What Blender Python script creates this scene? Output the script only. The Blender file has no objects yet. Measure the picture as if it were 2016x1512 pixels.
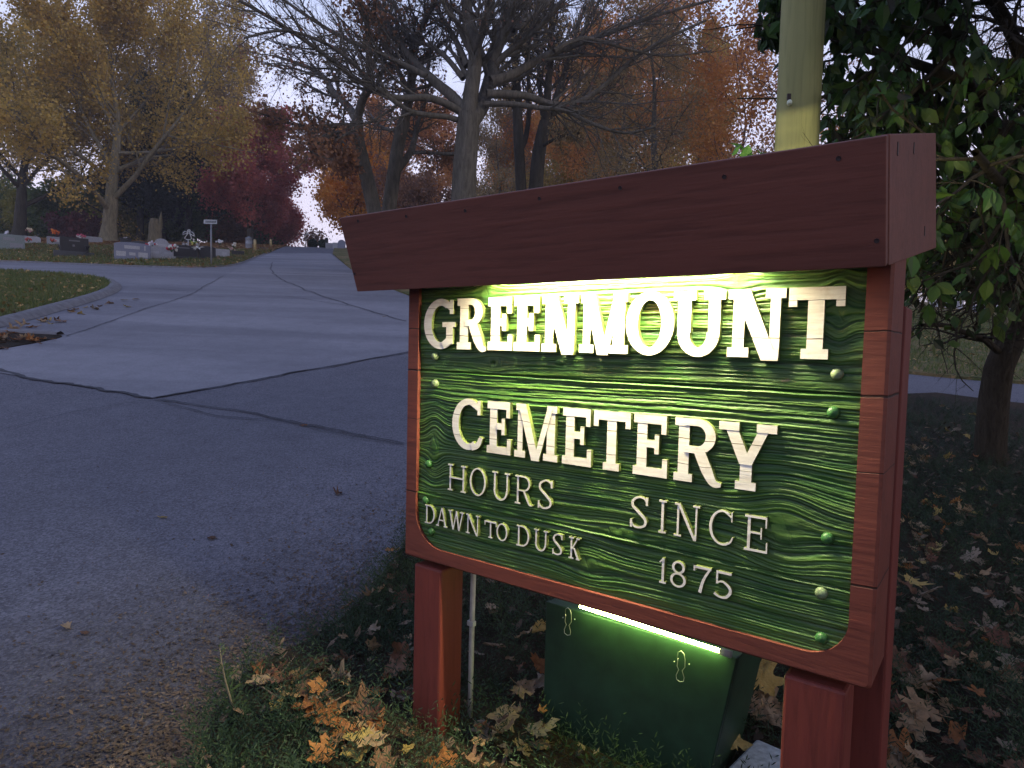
import bpy, bmesh, math, random
import numpy as np
from mathutils import Matrix, Vector

sc = bpy.context.scene
C = sc.collection
# ------------------------------------------------------------------ camera
FPX, CX, CY = 1300.0, 1008.0, 756.0          # focal length and centre in photo pixels (2016 x 1512)
PITCH, ROLL, CAMZ = -0.0562, 0.02357, 1.25
fwd = Vector((0, math.cos(PITCH), math.sin(PITCH)))
rt = Vector((1, 0, 0)); up = rt.cross(fwd)
rx = rt * math.cos(ROLL) + up * math.sin(ROLL)
ux = -rt * math.sin(ROLL) + up * math.cos(ROLL)
cam = bpy.data.cameras.new('Camera'); camo = bpy.data.objects.new('Camera', cam); C.objects.link(camo)
cam.sensor_width = 36; cam.lens = FPX / 2016 * 36; cam.clip_end = 5000; cam.clip_start = 0.05
m = Matrix((rx, ux, -fwd)).transposed().to_4x4(); m.translation = (0, 0, CAMZ); camo.matrix_world = m
sc.camera = camo
# ------------------------------------------------------------------ world, sun, exposure
SUN_EL, SUN_AZ = math.radians(3.0), math.radians(118)      # azimuth from +Y towards +X
w = bpy.data.worlds.new('World'); sc.world = w; w.use_nodes = True
nt = w.node_tree; nt.nodes.clear()
sky = nt.nodes.new('ShaderNodeTexSky'); sky.sky_type = 'NISHITA'; sky.sun_disc = False
sky.sun_elevation = SUN_EL; sky.sun_rotation = SUN_AZ; sky.air_density = 1.0; sky.dust_density = 0.6; sky.ozone_density = 2.5
bg = nt.nodes.new('ShaderNodeBackground'); bg.inputs[1].default_value = 0.15
geo = nt.nodes.new('ShaderNodeTexCoord'); sep = nt.nodes.new('ShaderNodeSeparateXYZ')
nt.links.new(geo.outputs['Generated'], sep.inputs[0])
ramp = nt.nodes.new('ShaderNodeValToRGB')                   # thin high cloud: pink near the horizon, blue above
cr = ramp.color_ramp; cr.elements[0].position = 0.0; cr.elements[0].color = (5.6, 4.8, 5.7, 1)
cr.elements[1].position = 1.0; cr.elements[1].color = (1.3, 1.9, 3.9, 1)
for p, c in ((0.22, (5.4, 5.0, 6.2, 1)), (0.42, (4.5, 5.0, 7.2, 1)), (0.7, (2.3, 2.9, 5.4, 1))):
    e = cr.elements.new(p); e.color = c
nt.links.new(sep.outputs[2], ramp.inputs[0])
cn = nt.nodes.new('ShaderNodeTexNoise'); cn.inputs['Scale'].default_value = 3.0; cn.inputs['Detail'].default_value = 6
mpv = nt.nodes.new('ShaderNodeMapping'); mpv.inputs['Scale'].default_value = (1, 1, 3.5)
nt.links.new(geo.outputs['Generated'], mpv.inputs[0]); nt.links.new(mpv.outputs[0], cn.inputs[0])
mr = nt.nodes.new('ShaderNodeMapRange'); mr.inputs[1].default_value = .3; mr.inputs[2].default_value = .75
mr.inputs[3].default_value = .78; mr.inputs[4].default_value = 1.15
nt.links.new(cn.outputs[0], mr.inputs[0])
mulv = nt.nodes.new('ShaderNodeVectorMath'); mulv.operation = 'SCALE'
nt.links.new(ramp.outputs[0], mulv.inputs[0]); nt.links.new(mr.outputs[0], mulv.inputs['Scale'])
mixs = nt.nodes.new('ShaderNodeMix'); mixs.data_type = 'RGBA'; mixs.inputs[0].default_value = 0.8
nt.links.new(sky.outputs[0], mixs.inputs[6]); nt.links.new(mulv.outputs[0], mixs.inputs[7])
dt = nt.nodes.new('ShaderNodeVectorMath'); dt.operation = 'DOT_PRODUCT'; dt.inputs[1].default_value = (.93, -.37, 0)   # sky dimmed to the right and behind, to darken the sign's right-facing boards
nt.links.new(geo.outputs['Generated'], dt.inputs[0])
md = nt.nodes.new('ShaderNodeMapRange'); md.inputs[1].default_value = -.1; md.inputs[2].default_value = .95; md.inputs[3].default_value = 1.06; md.inputs[4].default_value = .30
nt.links.new(dt.outputs['Value'], md.inputs[0])
sc2 = nt.nodes.new('ShaderNodeVectorMath'); sc2.operation = 'SCALE'; nt.links.new(mixs.outputs[2], sc2.inputs[0]); nt.links.new(md.outputs[0], sc2.inputs['Scale'])
nt.links.new(sc2.outputs[0], bg.inputs[0])
wo = nt.nodes.new('ShaderNodeOutputWorld'); nt.links.new(bg.outputs[0], wo.inputs[0])
sun = bpy.data.lights.new('Sun', 'SUN'); sun.energy = 0.5; sun.angle = math.radians(28); sun.color = (1, .86, .78)
suno = bpy.data.objects.new('Sun', sun); C.objects.link(suno)
sd = Vector((math.sin(SUN_AZ) * math.cos(math.radians(14)), math.cos(SUN_AZ) * math.cos(math.radians(14)), math.sin(math.radians(14))))
suno.rotation_euler = sd.to_track_quat('Z', 'Y').to_euler()
sc.view_settings.view_transform = 'Standard'; sc.view_settings.look = 'None'
sc.view_settings.exposure = 0.66; sc.view_settings.gamma = 1.0; sc.view_settings.use_curve_mapping = False
sc.cycles.max_bounces = 8; sc.cycles.diffuse_bounces = 6; sc.cycles.sample_clamp_indirect = 6.0

R = np.random.default_rng(7)
random.seed(3)
# ------------------------------------------------------------------ terrain
def sp(x, k): return k * np.logaddexp(0, x / k)
def h(x, y):
    x = np.asarray(x, float); y = np.asarray(y, float)
    r = np.sqrt(x * x + y * y); a = np.arctan2(x, y)
    ca = np.maximum(np.cos(a), .25)
    s = 0.181 * ca - 0.062 / (1 + np.exp(-(a - 0.30) / 0.10))
    back = 1 / (1 + np.exp(-(1.75 - np.abs(a)) / 0.12))
    P = sp(r - 3.0, 0.8) - 1.06 * sp(r - 53 / ca, 3.0)
    z = s * P * back
    return z
def ray(px, py):
    v = rx * ((px - CX) / FPX) + ux * (-(py - CY) / FPX) + fwd
    return v / v.y
def at(px, py, y):                       # the point seen at a photo pixel, y metres ahead
    v = ray(px, py); return Vector((v.x * y, y, CAMZ + v.z * y))
def gp(px, py, ymax=60.0, off=0.0):      # where the view ray of a pixel meets the ground
    v = ray(px, py); ys = np.concatenate([np.linspace(.3, 8, 300), np.linspace(8.05, ymax, 700)])
    d = CAMZ + v.z * ys - h(v.x * ys, ys) - off
    k = np.nonzero(d < 0)[0]
    y = ymax if len(k) == 0 else ys[k[0]]
    if len(k) and k[0] > 0:
        a, b = ys[k[0] - 1], ys[k[0]]
        for _ in range(30):
            mid = .5 * (a + b)
            if CAMZ + v.z * mid - float(h(v.x * mid, mid)) - off < 0: b = mid
            else: a = mid
        y = b
    x = v.x * y
    return Vector((x, y, float(h(x, y)) + off))
def proj(p):
    q = Vector(p) - Vector((0, 0, CAMZ)); z = q.dot(fwd)
    return CX + FPX * q.dot(rx) / z, CY - FPX * q.dot(ux) / z, z
# ------------------------------------------------------------------ objects
def tag(o, label=None, cat=None, group=None, kind=None):
    if label: o['label'] = label
    if cat: o['category'] = cat
    if group: o['group'] = group
    if kind: o['kind'] = kind
    return o
def thing(name, label, cat, loc=(0, 0, 0), rz=0, group=None):
    o = bpy.data.objects.new(name, None); C.objects.link(o); o.location = loc; o.rotation_euler = (0, 0, rz)
    o.empty_display_size = .1
    return tag(o, label, cat, group)
def link(name, me, mat=None, parent=None):
    o = bpy.data.objects.new(name, me); C.objects.link(o)
    if mat is not None and len(me.materials) == 0: me.materials.append(mat)
    if parent: o.parent = parent
    return o
def mesh(name, V, F, smooth=False):
    me = bpy.data.meshes.new(name)
    V = np.asarray(V, np.float32)
    if isinstance(F, np.ndarray):
        n, k = F.shape
        me.vertices.add(len(V)); me.vertices.foreach_set('co', V.ravel())
        me.loops.add(n * k); me.loops.foreach_set('vertex_index', F.astype(np.int32).ravel())
        me.polygons.add(n); me.polygons.foreach_set('loop_start', np.arange(0, n * k, k, dtype=np.int32))
        me.polygons.foreach_set('loop_total', np.full(n, k, np.int32))
        me.polygons.foreach_set('use_smooth', np.full(n, smooth))
        me.update(calc_edges=True)
    else:
        me.from_pydata(V.tolist(), [], F); me.update()
        if smooth: me.polygons.foreach_set('use_smooth', np.full(len(me.polygons), True))
    return me
class MB:                                 # collects simple shapes into one mesh
    def __init__(s): s.V = []; s.F = []
    def add(s, V, F):
        o = len(s.V); s.V += [tuple(v) for v in V]; s.F += [tuple(i + o for i in f) for f in F]; return s
    def box(s, x0, x1, y0, y1, z0, z1):
        return s.add([(x0, y0, z0), (x1, y0, z0), (x1, y1, z0), (x0, y1, z0), (x0, y0, z1), (x1, y0, z1), (x1, y1, z1), (x0, y1, z1)],
                     [(0, 3, 2, 1), (4, 5, 6, 7), (0, 1, 5, 4), (1, 2, 6, 5), (2, 3, 7, 6), (3, 0, 4, 7)])
    def prism(s, prof, y0, y1):           # profile in (x, z), extruded along y
        n = len(prof); V = [(x, y0, z) for x, z in prof] + [(x, y1, z) for x, z in prof]
        return s.add(V, [tuple(range(n)), tuple(range(2 * n - 1, n - 1, -1))] + [(i, i + n, (i + 1) % n + n, (i + 1) % n) for i in range(n)])
    def prismx(s, prof, x0, x1):          # profile in (y, z), extruded along x
        n = len(prof); V = [(x0, y, z) for y, z in prof] + [(x1, y, z) for y, z in prof]
        return s.add(V, [tuple(range(n - 1, -1, -1)), tuple(range(n, 2 * n))] + [(i, (i + 1) % n, (i + 1) % n + n, i + n) for i in range(n)])
    def tube(s, pts, r, k=8, cap=True):
        pts = [Vector(p) for p in pts]; n = len(pts); rs = r if hasattr(r, '__len__') else [r] * n
        V = []; F = []; ref = None
        for i, p in enumerate(pts):
            t = (pts[min(i + 1, n - 1)] - pts[max(i - 1, 0)]).normalized()
            if ref is None: ref = t.orthogonal().normalized()
            ref = (ref - t * ref.dot(t)).normalized(); b = t.cross(ref)
            for j in range(k):
                a = 2 * math.pi * j / k; V.append(p + (ref * math.cos(a) + b * math.sin(a)) * rs[i])
        for i in range(n - 1):
            for j in range(k):
                F.append((i * k + j, i * k + (j + 1) % k, (i + 1) * k + (j + 1) % k, (i + 1) * k + j))
        if cap: F += [tuple(range(k - 1, -1, -1)), tuple(range((n - 1) * k, n * k))]
        return s.add(V, F)
    def lathe(s, prof, k=16, c=(0, 0, 0)):
        V = []; F = []; n = len(prof)
        for r, z in prof:
            for j in range(k):
                a = 2 * math.pi * j / k; V.append((c[0] + r * math.cos(a), c[1] + r * math.sin(a), c[2] + z))
        for i in range(n - 1):
            for j in range(k): F.append((i * k + j, i * k + (j + 1) % k, (i + 1) * k + (j + 1) % k, (i + 1) * k + j))
        F += [tuple(range(k - 1, -1, -1)), tuple(range((n - 1) * k, n * k))]
        return s.add(V, F)
    def ball(s, c, r, u=8, v=5, jit=0.0):
        V = []; F = []
        r = r if hasattr(r, '__len__') else (r, r, r)
        for i in range(v + 1):
            th = math.pi * i / v
            for j in range(u):
                a = 2 * math.pi * j / u; q = 1 + jit * (random.random() - .5)
                V.append((c[0] + q * r[0] * math.sin(th) * math.cos(a), c[1] + q * r[1] * math.sin(th) * math.sin(a), c[2] + q * r[2] * math.cos(th)))
        for i in range(v):
            for j in range(u): F.append((i * u + j, (i + 1) * u + j, (i + 1) * u + (j + 1) % u, i * u + (j + 1) % u))
        return s.add(V, F)
    def build(s, name, mat, parent=None, smooth=False, bevel=0):
        o = link(name, mesh(name, s.V, s.F, smooth), mat, parent)
        if bevel:
            b = o.modifiers.new('bevel', 'BEVEL'); b.width = bevel; b.segments = 2; b.limit_method = 'ANGLE'; b.angle_limit = .6
        return o
# ------------------------------------------------------------------ materials
class NB:
    def __init__(s, name, rough=.7, spec=.3):
        s.m = bpy.data.materials.new(name); s.m.use_nodes = True; s.t = s.m.node_tree
        s.p = s.t.nodes['Principled BSDF']; s.p.inputs['Roughness'].default_value = rough
        s.p.inputs['Specular IOR Level'].default_value = spec
    def n(s, t, **k):
        x = s.t.nodes.new(t)
        for a, b in k.items(): setattr(x, a, b)
        return x
    def l(s, a, b): s.t.links.new(a, b)
    def pos(s, scale=(1, 1, 1), kind='Object'):
        tc = s.n('ShaderNodeTexCoord'); mp = s.n('ShaderNodeMapping'); mp.inputs['Scale'].default_value = scale
        s.l(tc.outputs[kind], mp.inputs[0]); return mp.outputs[0]
    def noise(s, vec, scale, detail=4, rough=.6, dist=0):
        x = s.n('ShaderNodeTexNoise'); x.inputs['Scale'].default_value = scale; x.inputs['Detail'].default_value = detail
        x.inputs['Roughness'].default_value = rough; x.inputs['Distortion'].default_value = dist
        s.l(vec, x.inputs['Vector']); return x.outputs[0]
    def ramp(s, fac, *stops):
        x = s.n('ShaderNodeValToRGB'); e = x.color_ramp.elements
        for i, (p, c) in enumerate(stops):
            q = e[i] if i < 2 else e.new(p)
            q.position = p; q.color = (*c, 1) if len(c) == 3 else c
        s.l(fac, x.inputs[0]); return x.outputs[0]
    def mix(s, fac, a, b, mode='MIX'):
        x = s.n('ShaderNodeMix', data_type='RGBA', blend_type=mode)
        for v, i in ((fac, 0), (a, 6), (b, 7)):
            if isinstance(v, (int, float)): x.inputs[i].default_value = v
            elif isinstance(v, tuple): x.inputs[i].default_value = (*v, 1)
            else: s.l(v, x.inputs[i])
        return x.outputs[2]
    def math(s, op, a, b=None):
        x = s.n('ShaderNodeMath', operation=op)
        for v, i in ((a, 0), (b, 1)):
            if v is None: continue
            if isinstance(v, (int, float)): x.inputs[i].default_value = v
            else: s.l(v, x.inputs[i])
        return x.outputs[0]
    def col(s, c):
        if isinstance(c, tuple): s.p.inputs['Base Color'].default_value = (*c, 1)
        else: s.l(c, s.p.inputs['Base Color'])
        return s
    def bump(s, hgt, strength=.5, dist=.01):
        b = s.n('ShaderNodeBump'); b.inputs['Strength'].default_value = strength; b.inputs['Distance'].default_value = dist
        s.l(hgt, b.inputs['Height']); s.l(b.outputs[0], s.p.inputs['Normal']); return s
def plain(name, c, rough=.6, var=.25, scale=20, metal=0, spec=.3):
    b = NB(name, rough, spec); v = b.noise(b.pos(), scale, 5)
    b.col(b.ramp(v, (.3, tuple(x * (1 - var) for x in c)), (.7, tuple(min(1, x * (1 + var)) for x in c)))); b.p.inputs['Metallic'].default_value = metal
    return b.m
def leafmat(name, cols, trans=.35, rough=.6, attr=True, scale=.9):
    """foliage: colour picked per leaf (attribute) and drifting in clumps through the crown"""
    b = NB(name, rough, .2)
    at_ = b.n('ShaderNodeAttribute'); at_.attribute_name = 'tint'
    nz = b.noise(b.pos(), scale, 3, .6)
    f = b.math('ADD', b.math('MULTIPLY', at_.outputs['Fac'], .55), b.math('MULTIPLY', nz, .8)); f = b.math('SUBTRACT', f, .18)
    st = [(i / max(1, len(cols) - 1), c) for i, c in enumerate(cols)]
    c = b.ramp(f, *st); b.col(c)
    tr = b.n('ShaderNodeBsdfTranslucent'); b.l(c, tr.inputs[0]); mx = b.n('ShaderNodeMixShader'); mx.inputs[0].default_value = trans
    out = b.t.nodes['Material Output']; b.l(b.p.outputs[0], mx.inputs[1]); b.l(tr.outputs[0], mx.inputs[2]); b.l(mx.outputs[0], out.inputs[0])
    return b.m
def redwood(name, base, grain, seams=(), scale=1.0):
    """stained wood; grain = scale vector, long along the board"""
    b = NB(name, .62, .3); v = b.pos(grain)
    n1 = b.noise(v, 14 * scale, 8, .65, .6); n2 = b.noise(v, 70 * scale, 4, .6); n3 = b.noise(b.pos(), 3, 3)
    c = b.ramp(n1, (.25, tuple(x * .74 for x in base)), (.5, base), (.78, tuple(x * 1.25 for x in base)))
    c = b.mix(b.math('MULTIPLY', n3, .55), c, tuple(x * .6 + .01 for x in base))
    fine = b.ramp(n2, (.35, (.45, .45, .45)), (.5, (1, 1, 1)))
    c = b.mix(.38, c, fine, 'MULTIPLY')
    hgt = b.math('ADD', b.math('MULTIPLY', n1, .6), b.math('MULTIPLY', n2, .4))
    if seams:
        tc = b.n('ShaderNodeTexCoord'); sx = b.n('ShaderNodeSeparateXYZ'); b.l(tc.outputs['Object'], sx.inputs[0])
        wob = b.noise(b.pos((1, 1, .01)), 9, 3)
        zz = b.math('ADD', sx.outputs[2], b.math('MULTIPLY', b.math('SUBTRACT', wob, .5), .012))
        for z0, wd in seams:
            d_ = b.math('ABSOLUTE', b.math('SUBTRACT', zz, z0)); k = b.ramp(b.math('DIVIDE', d_, wd), (.45, (0, 0, 0)), (1, (1, 1, 1)))
            c = b.mix(1.0, c, b.mix(.85, (1, 1, 1), k), 'MULTIPLY'); hgt = b.math('MULTIPLY', hgt, k)
    b.col(c); b.bump(hgt, .55, .004)
    return b.m
def granite(name, c, rough=.45):
    b = NB(name, rough, .4); v = b.pos(); n = b.noise(v, 60, 3, .8); n2 = b.noise(v, 2, 4)
    q = b.ramp(n, (.3, tuple(x * .6 for x in c)), (.65, tuple(min(1, x * 1.35) for x in c)))
    b.col(b.mix(b.math('MULTIPLY', n2, .5), q, tuple(x * .65 for x in c))); return b.m
def barkmat(name, c, sc_=1.0):
    b = NB(name, .9, .1); v = b.pos((1, 1, .22)); n = b.noise(v, 9 * sc_, 6, .7, .5); n2 = b.noise(b.pos(), .7, 3)
    q = b.ramp(n, (.3, tuple(x * .4 for x in c)), (.65, tuple(x * 1.5 for x in c)))
    q = b.mix(b.math('MULTIPLY', n2, .45), q, (c[0] * .9, c[1] * 1.05, c[2] * .75)); b.col(q); b.bump(n, .8, .03); return b.m
def emit(name, c, s):
    b = NB(name); b.p.inputs['Emission Color'].default_value = (*c, 1); b.p.inputs['Emission Strength'].default_value = s; b.col((.8, .8, .75)); return b.m

# ------------------------------------------------------------------ ground and roads
def draped(name, poly, mat, off, skirt=0.0, kind='structure', fine=.35, extra=None):
    """a polygon (world x, y) laid on the terrain as one sheet"""
    bm = bmesh.new()
    vs = [bm.verts.new((p[0], p[1], 0)) for p in poly]; bm.faces.new(vs)
    x0, x1 = min(p[0] for p in poly), max(p[0] for p in poly); y0, y1 = min(p[1] for p in poly), max(p[1] for p in poly)
    def planes(a, b):
        out = []; q = 0.0
        while q < max(abs(a), abs(b)):
            q += fine if q < 9 else (.8 if q < 30 else (1.6 if q < 75 else 8))
            for s_ in (q, -q):
                if a < s_ < b: out.append(s_)
        return out
    for ax, lo, hi in ((0, x0, x1), (1, y0, y1)):
        for q in planes(lo, hi):
            co = [0, 0, 0]; no = [0, 0, 0]; co[ax] = q; no[ax] = 1
            bmesh.ops.bisect_plane(bm, geom=bm.verts[:] + bm.edges[:] + bm.faces[:], plane_co=co, plane_no=no, dist=1e-5)
    V = np.array([v.co[:] for v in bm.verts]); Z = h(V[:, 0], V[:, 1]) + off
    if extra is not None: Z = Z + extra(V[:, 0], V[:, 1])
    for v, z in zip(bm.verts, Z): v.co.z = z
    if skirt:
        ed = [e for e in bm.edges if len(e.link_faces) == 1]
        g = bmesh.ops.extrude_edge_only(bm, edges=ed)
        for v in g['geom']:
            if isinstance(v, bmesh.types.BMVert): v.co.z -= skirt
    bmesh.ops.recalc_face_normals(bm, faces=bm.faces[:])
    me = bpy.data.meshes.new(name); bm.to_mesh(me); bm.free()
    if me.polygons and me.polygons[0].normal.z < 0: me.flip_normals()
    o = link(name, me, mat); o['kind'] = kind
    return o
def G2(l): return [tuple(gp(a, b)[:2]) for a, b in l]
def smooth2(poly, it=2):
    for _ in range(it):
        q = []
        for i in range(len(poly) - 1):
            a, b = np.array(poly[i]), np.array(poly[i + 1]); q += [tuple(.75 * a + .25 * b), tuple(.25 * a + .75 * b)]
        poly = [poly[0]] + q + [poly[-1]]
    return poly

def lawnmat(name, greens, brown, litter):
    b = NB(name, .9, .1); v = b.pos()
    n1 = b.noise(v, .8, 5); n2 = b.noise(v, 28, 4, .8); n3 = b.noise(v, 5, 5, .7)
    c = b.ramp(n2, (.3, tuple(x * .45 for x in greens)), (.6, greens), (.8, tuple(x * 1.5 for x in greens)))
    c = b.mix(b.ramp(n1, (.42, (0, 0, 0)), (.62, (.8, .8, .8))), c, brown)
    c = b.mix(b.ramp(n3, (.55, (0, 0, 0)), (.66, (litter,) * 3)), c, tuple(x * 1.5 for x in brown))
    b.col(c); b.bump(n2, .9, .05); return b.m
def asphalt(name, c, agg, bands=False, dirt=False):
    b = NB(name, .85, .25); v = b.pos()
    vo = b.n('ShaderNodeTexVoronoi'); vo.inputs['Scale'].default_value = agg; b.l(v, vo.inputs['Vector'])
    n1 = b.noise(v, .5, 5); n2 = b.noise(v, 4, 6, .7); n3 = b.noise(v, agg * .7, 3, .8)
    q = b.ramp(vo.outputs['Color'], (.12, tuple(x * .62 for x in c)), (.5, c), (.92, tuple(x * 1.55 for x in c)))
    if bands: q = b.mix(.7, q, c)
    q = b.mix(b.ramp(n1, (.35, (0, 0, 0)), (.7, (.45,) * 3)), q, tuple(x * .72 for x in c))
    q = b.mix(.6, q, b.ramp(n2, (.3, (.72,) * 3), (.7, (1.12,) * 3)), 'MULTIPLY')
    if bands:
        n4 = b.noise(b.pos((.25, 1.6, 1)), .55, 4, .5, .6); q = b.mix(.75, q, b.ramp(n4, (.38, (.7, .7, .72)), (.62, (1.08,) * 3)), 'MULTIPLY')
    if dirt:                              # leaf mould and grit trodden over the asphalt beside the bed
        tc = b.n('ShaderNodeTexCoord'); ds = b.n('ShaderNodeVectorMath', operation='DISTANCE'); ds.inputs[1].default_value = (-.15, 1.1, 0)
        b.l(tc.outputs['Object'], ds.inputs[0]); k = b.math('ADD', ds.outputs['Value'], b.math('MULTIPLY', b.math('SUBTRACT', n2, .5), 1.3))
        k = b.math('DIVIDE', k, 3.0); q = b.mix(1.0, q, b.ramp(k, (.28, (.40, .36, .33)), (.55, (.68, .64, .62)), (.9, (1, 1, 1))), 'MULTIPLY')
    b.col(q); hh = b.math('ADD', b.math('MULTIPLY', vo.outputs['Distance'], .7), b.math('MULTIPLY', n3, .6)); b.bump(hh, .12 if bands else .75, .012)
    return b.m
M = {}
M['ground'] = lawnmat('far_grass', (.05, .07, .025), (.14, .09, .045), .5)
M['lawn'] = lawnmat('lawn_grass', (.11, .13, .045), (.26, .17, .085), .8)
M['orange_lawn'] = lawnmat('leafy_lawn', (.085, .095, .03), (.30, .135, .06), .8)
M['asphalt'] = asphalt('asphalt', (.135, .134, .155), 110, False, True)
M['old_asphalt'] = asphalt('smooth_asphalt', (.20, .196, .215), 60, True)
M['slab'] = asphalt('concrete_slab', (.225, .220, .238), 80, True)
M['soil'] = lawnmat('bed_soil', (.03, .025, .018), (.05, .032, .02), .4)
M['kerb'] = plain('kerb_concrete', (.155, .15, .155), .85, .3, 9)
M['crack'] = plain('tar', (.05, .05, .058), .9, .3, 60)

# ground sheet out to the horizon (polar grid), a little under the roads and lawns
rr = np.concatenate([[0.05], np.linspace(.6, 12, 20), np.geomspace(13, 150, 60), np.geomspace(165, 260, 6)])
aa = np.linspace(-np.pi, np.pi, 181)[:-1]
X = rr[:, None] * np.sin(aa); Y = rr[:, None] * np.cos(aa); Zg = h(X, Y) - .10
i, j = np.meshgrid(np.arange(len(rr) - 1), np.arange(180), indexing='ij'); j2 = (j + 1) % 180
F = np.stack([i * 180 + j, (i + 1) * 180 + j, (i + 1) * 180 + j2, i * 180 + j2], -1).reshape(-1, 4)[:, ::-1]
link('ground', mesh('ground', np.stack([X, Y, Zg], -1).reshape(-1, 3), F, True), M['ground'])['kind'] = 'structure'
draped('road', [(-45, -8), (30, -8), (45, 30), (-8, 120), (-60, 120), (-45, 20)], M['asphalt'], 0.0)
# far cross street and the main road: older, smoother surfaces
LB = smooth2(G2([(-500, 511), (0, 515), (130, 520), (300, 527), (420, 528), (470, 522), (500, 508), (528, 499)]))   # lawn edge beyond the cross street
RB = G2([(655, 500), (690, 530)]) + smooth2(G2([(690, 530), (750, 562), (850, 600), (1100, 640), (1400, 680), (1790, 737), (2016, 757), (2500, 795)]))[1:]
cross = smooth2(G2([(-300, 640), (0, 690), (130, 665), (250, 622), (380, 580), (440, 545), (490, 516), (530, 499)]))
draped('cross_road', LB + cross[::-1][1:] + [(-16, 6.0)], M['old_asphalt'], .004)
slab = cross + G2([(650, 499), (690, 530), (750, 560), (850, 600), (1100, 640), (1000, 662), (803, 693), (550, 739), (300, 785), (150, 760), (0, 735), (-300, 690)])
draped('concrete_slab', slab, M['slab'], .008)
# lawns: raised sheets with skirts
lawn_far = LB + [(-36, 120), (-200, 120), (-200, 20)]
lfar = draped('lawn', lawn_far, M['orange_lawn'], .05, .2)
draped('lawn', RB + [(60, 20), (150, 60), (150, 120), (-32, 120)], M['lawn'], .05, .2)
ISL = smooth2(G2([(-420, 524), (0, 537), (130, 545), (205, 553), (222, 567), (190, 585), (80, 615), (0, 638), (-420, 730)]))
draped('lawn', ISL, M['lawn'], .085, .25)
WEDGE = smooth2(G2([(-420, 690), (-60, 655), (0, 656), (100, 660), (132, 664), (60, 678), (0, 689), (-420, 770)]))
draped('soil_verge', WEDGE, M['soil'], .02, .1)
BED = smooth2(G2([(330, 1620), (385, 1512), (430, 1400), (490, 1320), (600, 1275), (700, 1205), (750, 1140), (795, 1080), (840, 1000), (980, 900), (1300, 830), (1790, 768), (2016, 797), (2500, 850)]), 1)
def hump(x, y): return .05 * np.clip(np.sin(x * 2.1 + 1) * np.cos(y * 1.7), 0, 1)
draped('planting_bed', BED + [(9, 3), (9, -3), (0, -2), (-.9, -.5)], M['soil'], .02, .1)
# kerbs
def resample(line, st):
    L = np.array(line); s_ = np.r_[0, np.cumsum(np.linalg.norm(np.diff(L, axis=0), axis=1))]; q = np.linspace(0, s_[-1], max(2, int(s_[-1] / st)))
    A = np.stack([np.interp(q, s_, L[:, 0]), np.interp(q, s_, L[:, 1])], 1); B_ = A.copy()
    for _ in range(3): B_[1:-1] = (B_[:-2] + 2 * B_[1:-1] + B_[2:]) / 4
    return B_
def kerb(name, line, prof):
    line = resample(line, .22)
    P = [Vector((p[0], p[1])) for p in line]; V = []; F = []; k = len(prof)
    for a, p in enumerate(P):
        t = (P[min(a + 1, len(P) - 1)] - P[max(a - 1, 0)]).normalized(); n_ = Vector((t.y, -t.x))
        for o_, z_ in prof:
            q = p + n_ * o_; V.append((q.x, q.y, float(h(q.x, q.y)) + z_))
    for a in range(len(P) - 1):
        for b in range(k - 1): F.append((a * k + b, (a + 1) * k + b, (a + 1) * k + b + 1, a * k + b + 1))
    o = link(name, mesh(name, V, F, True), M['kerb']); o['kind'] = 'structure'; return o
kerb('kerb', ISL, [(.02, .06), (0, .11), (-.06, .115), (-.14, .10), (-.2, .05), (-.25, .012)])
kerb('kerb', WEDGE[:len(WEDGE) // 2], [(.02, 0), (0, .05), (-.08, .06), (-.14, .02), (-.15, -.02)])
kerb('kerb', LB, [(.05, .0), (.03, .03), (0, .06), (-.05, .05), (-.1, .0)])
# cracks and joints: thin tar ribbons with ragged edges
def ribbon(line, wd, seed, off=.013, rag=.6, step=.06):
    rg = np.random.default_rng(seed); pts = []
    for a, b in zip(line[:-1], line[1:]):
        a, b = np.array(a), np.array(b); n_ = max(2, int(np.linalg.norm(b - a) / step)); pts += [a + (b - a) * t for t in np.linspace(0, 1, n_, endpoint=False)]
    pts.append(np.array(line[-1])); pts = np.array(pts); n_ = len(pts)
    t = np.gradient(pts, axis=0); t /= np.linalg.norm(t, axis=1)[:, None] + 1e-9; nn = np.stack([-t[:, 1], t[:, 0]], 1)
    wob = np.convolve(rg.normal(0, 1, n_ + 8), np.ones(9) / 9, 'valid')[:n_] * wd * 1.6; pts = pts + nn * wob[:, None]
    wv = wd * (.5 + rag * rg.random(n_)); wv[0] = wv[-1] = wd * .1
    L, Rr = pts + nn * wv[:, None] * .5, pts - nn * wv[:, None] * .5
    V = np.concatenate([np.c_[L, h(L[:, 0], L[:, 1]) + off], np.c_[Rr, h(Rr[:, 0], Rr[:, 1]) + off]])
    return V, np.array([(q, q + 1, n_ + q + 1, n_ + q) for q in range(n_ - 1)])
CR = [([(-300, 685), (0, 735), (150, 761), (300, 786)], .075), ([(300, 786), (550, 740), (803, 694), (950, 668)], .05), ([(300, 787), (480, 812), (640, 845), (800, 876)], .04),
      ([(310, 790), (430, 822), (560, 832), (700, 862), (800, 880)], .02), ([(300, 788), (150, 812), (0, 850)], .012), ([(130, 664), (250, 621), (380, 579), (400, 566), (440, 544)], .035),
      ([(535, 517), (533, 530), (548, 548), (600, 572), (700, 605), (800, 634)], .05), ([(290, 568), (380, 574)], .05), ([(385, 584), (450, 586)], .04), ([(560, 584), (690, 604)], .03)]
Vs, Fs, o_ = [], [], 0
for q, (l, wd) in enumerate(CR):
    v, f = ribbon(G2(l), wd * .78, q, .0125 + .0007 * q); Vs.append(v); Fs.append(f + o_); o_ += len(v)
link('road_crack', mesh('road_crack', np.concatenate(Vs), np.concatenate(Fs)), M['crack'])['kind'] = 'structure'

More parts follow.
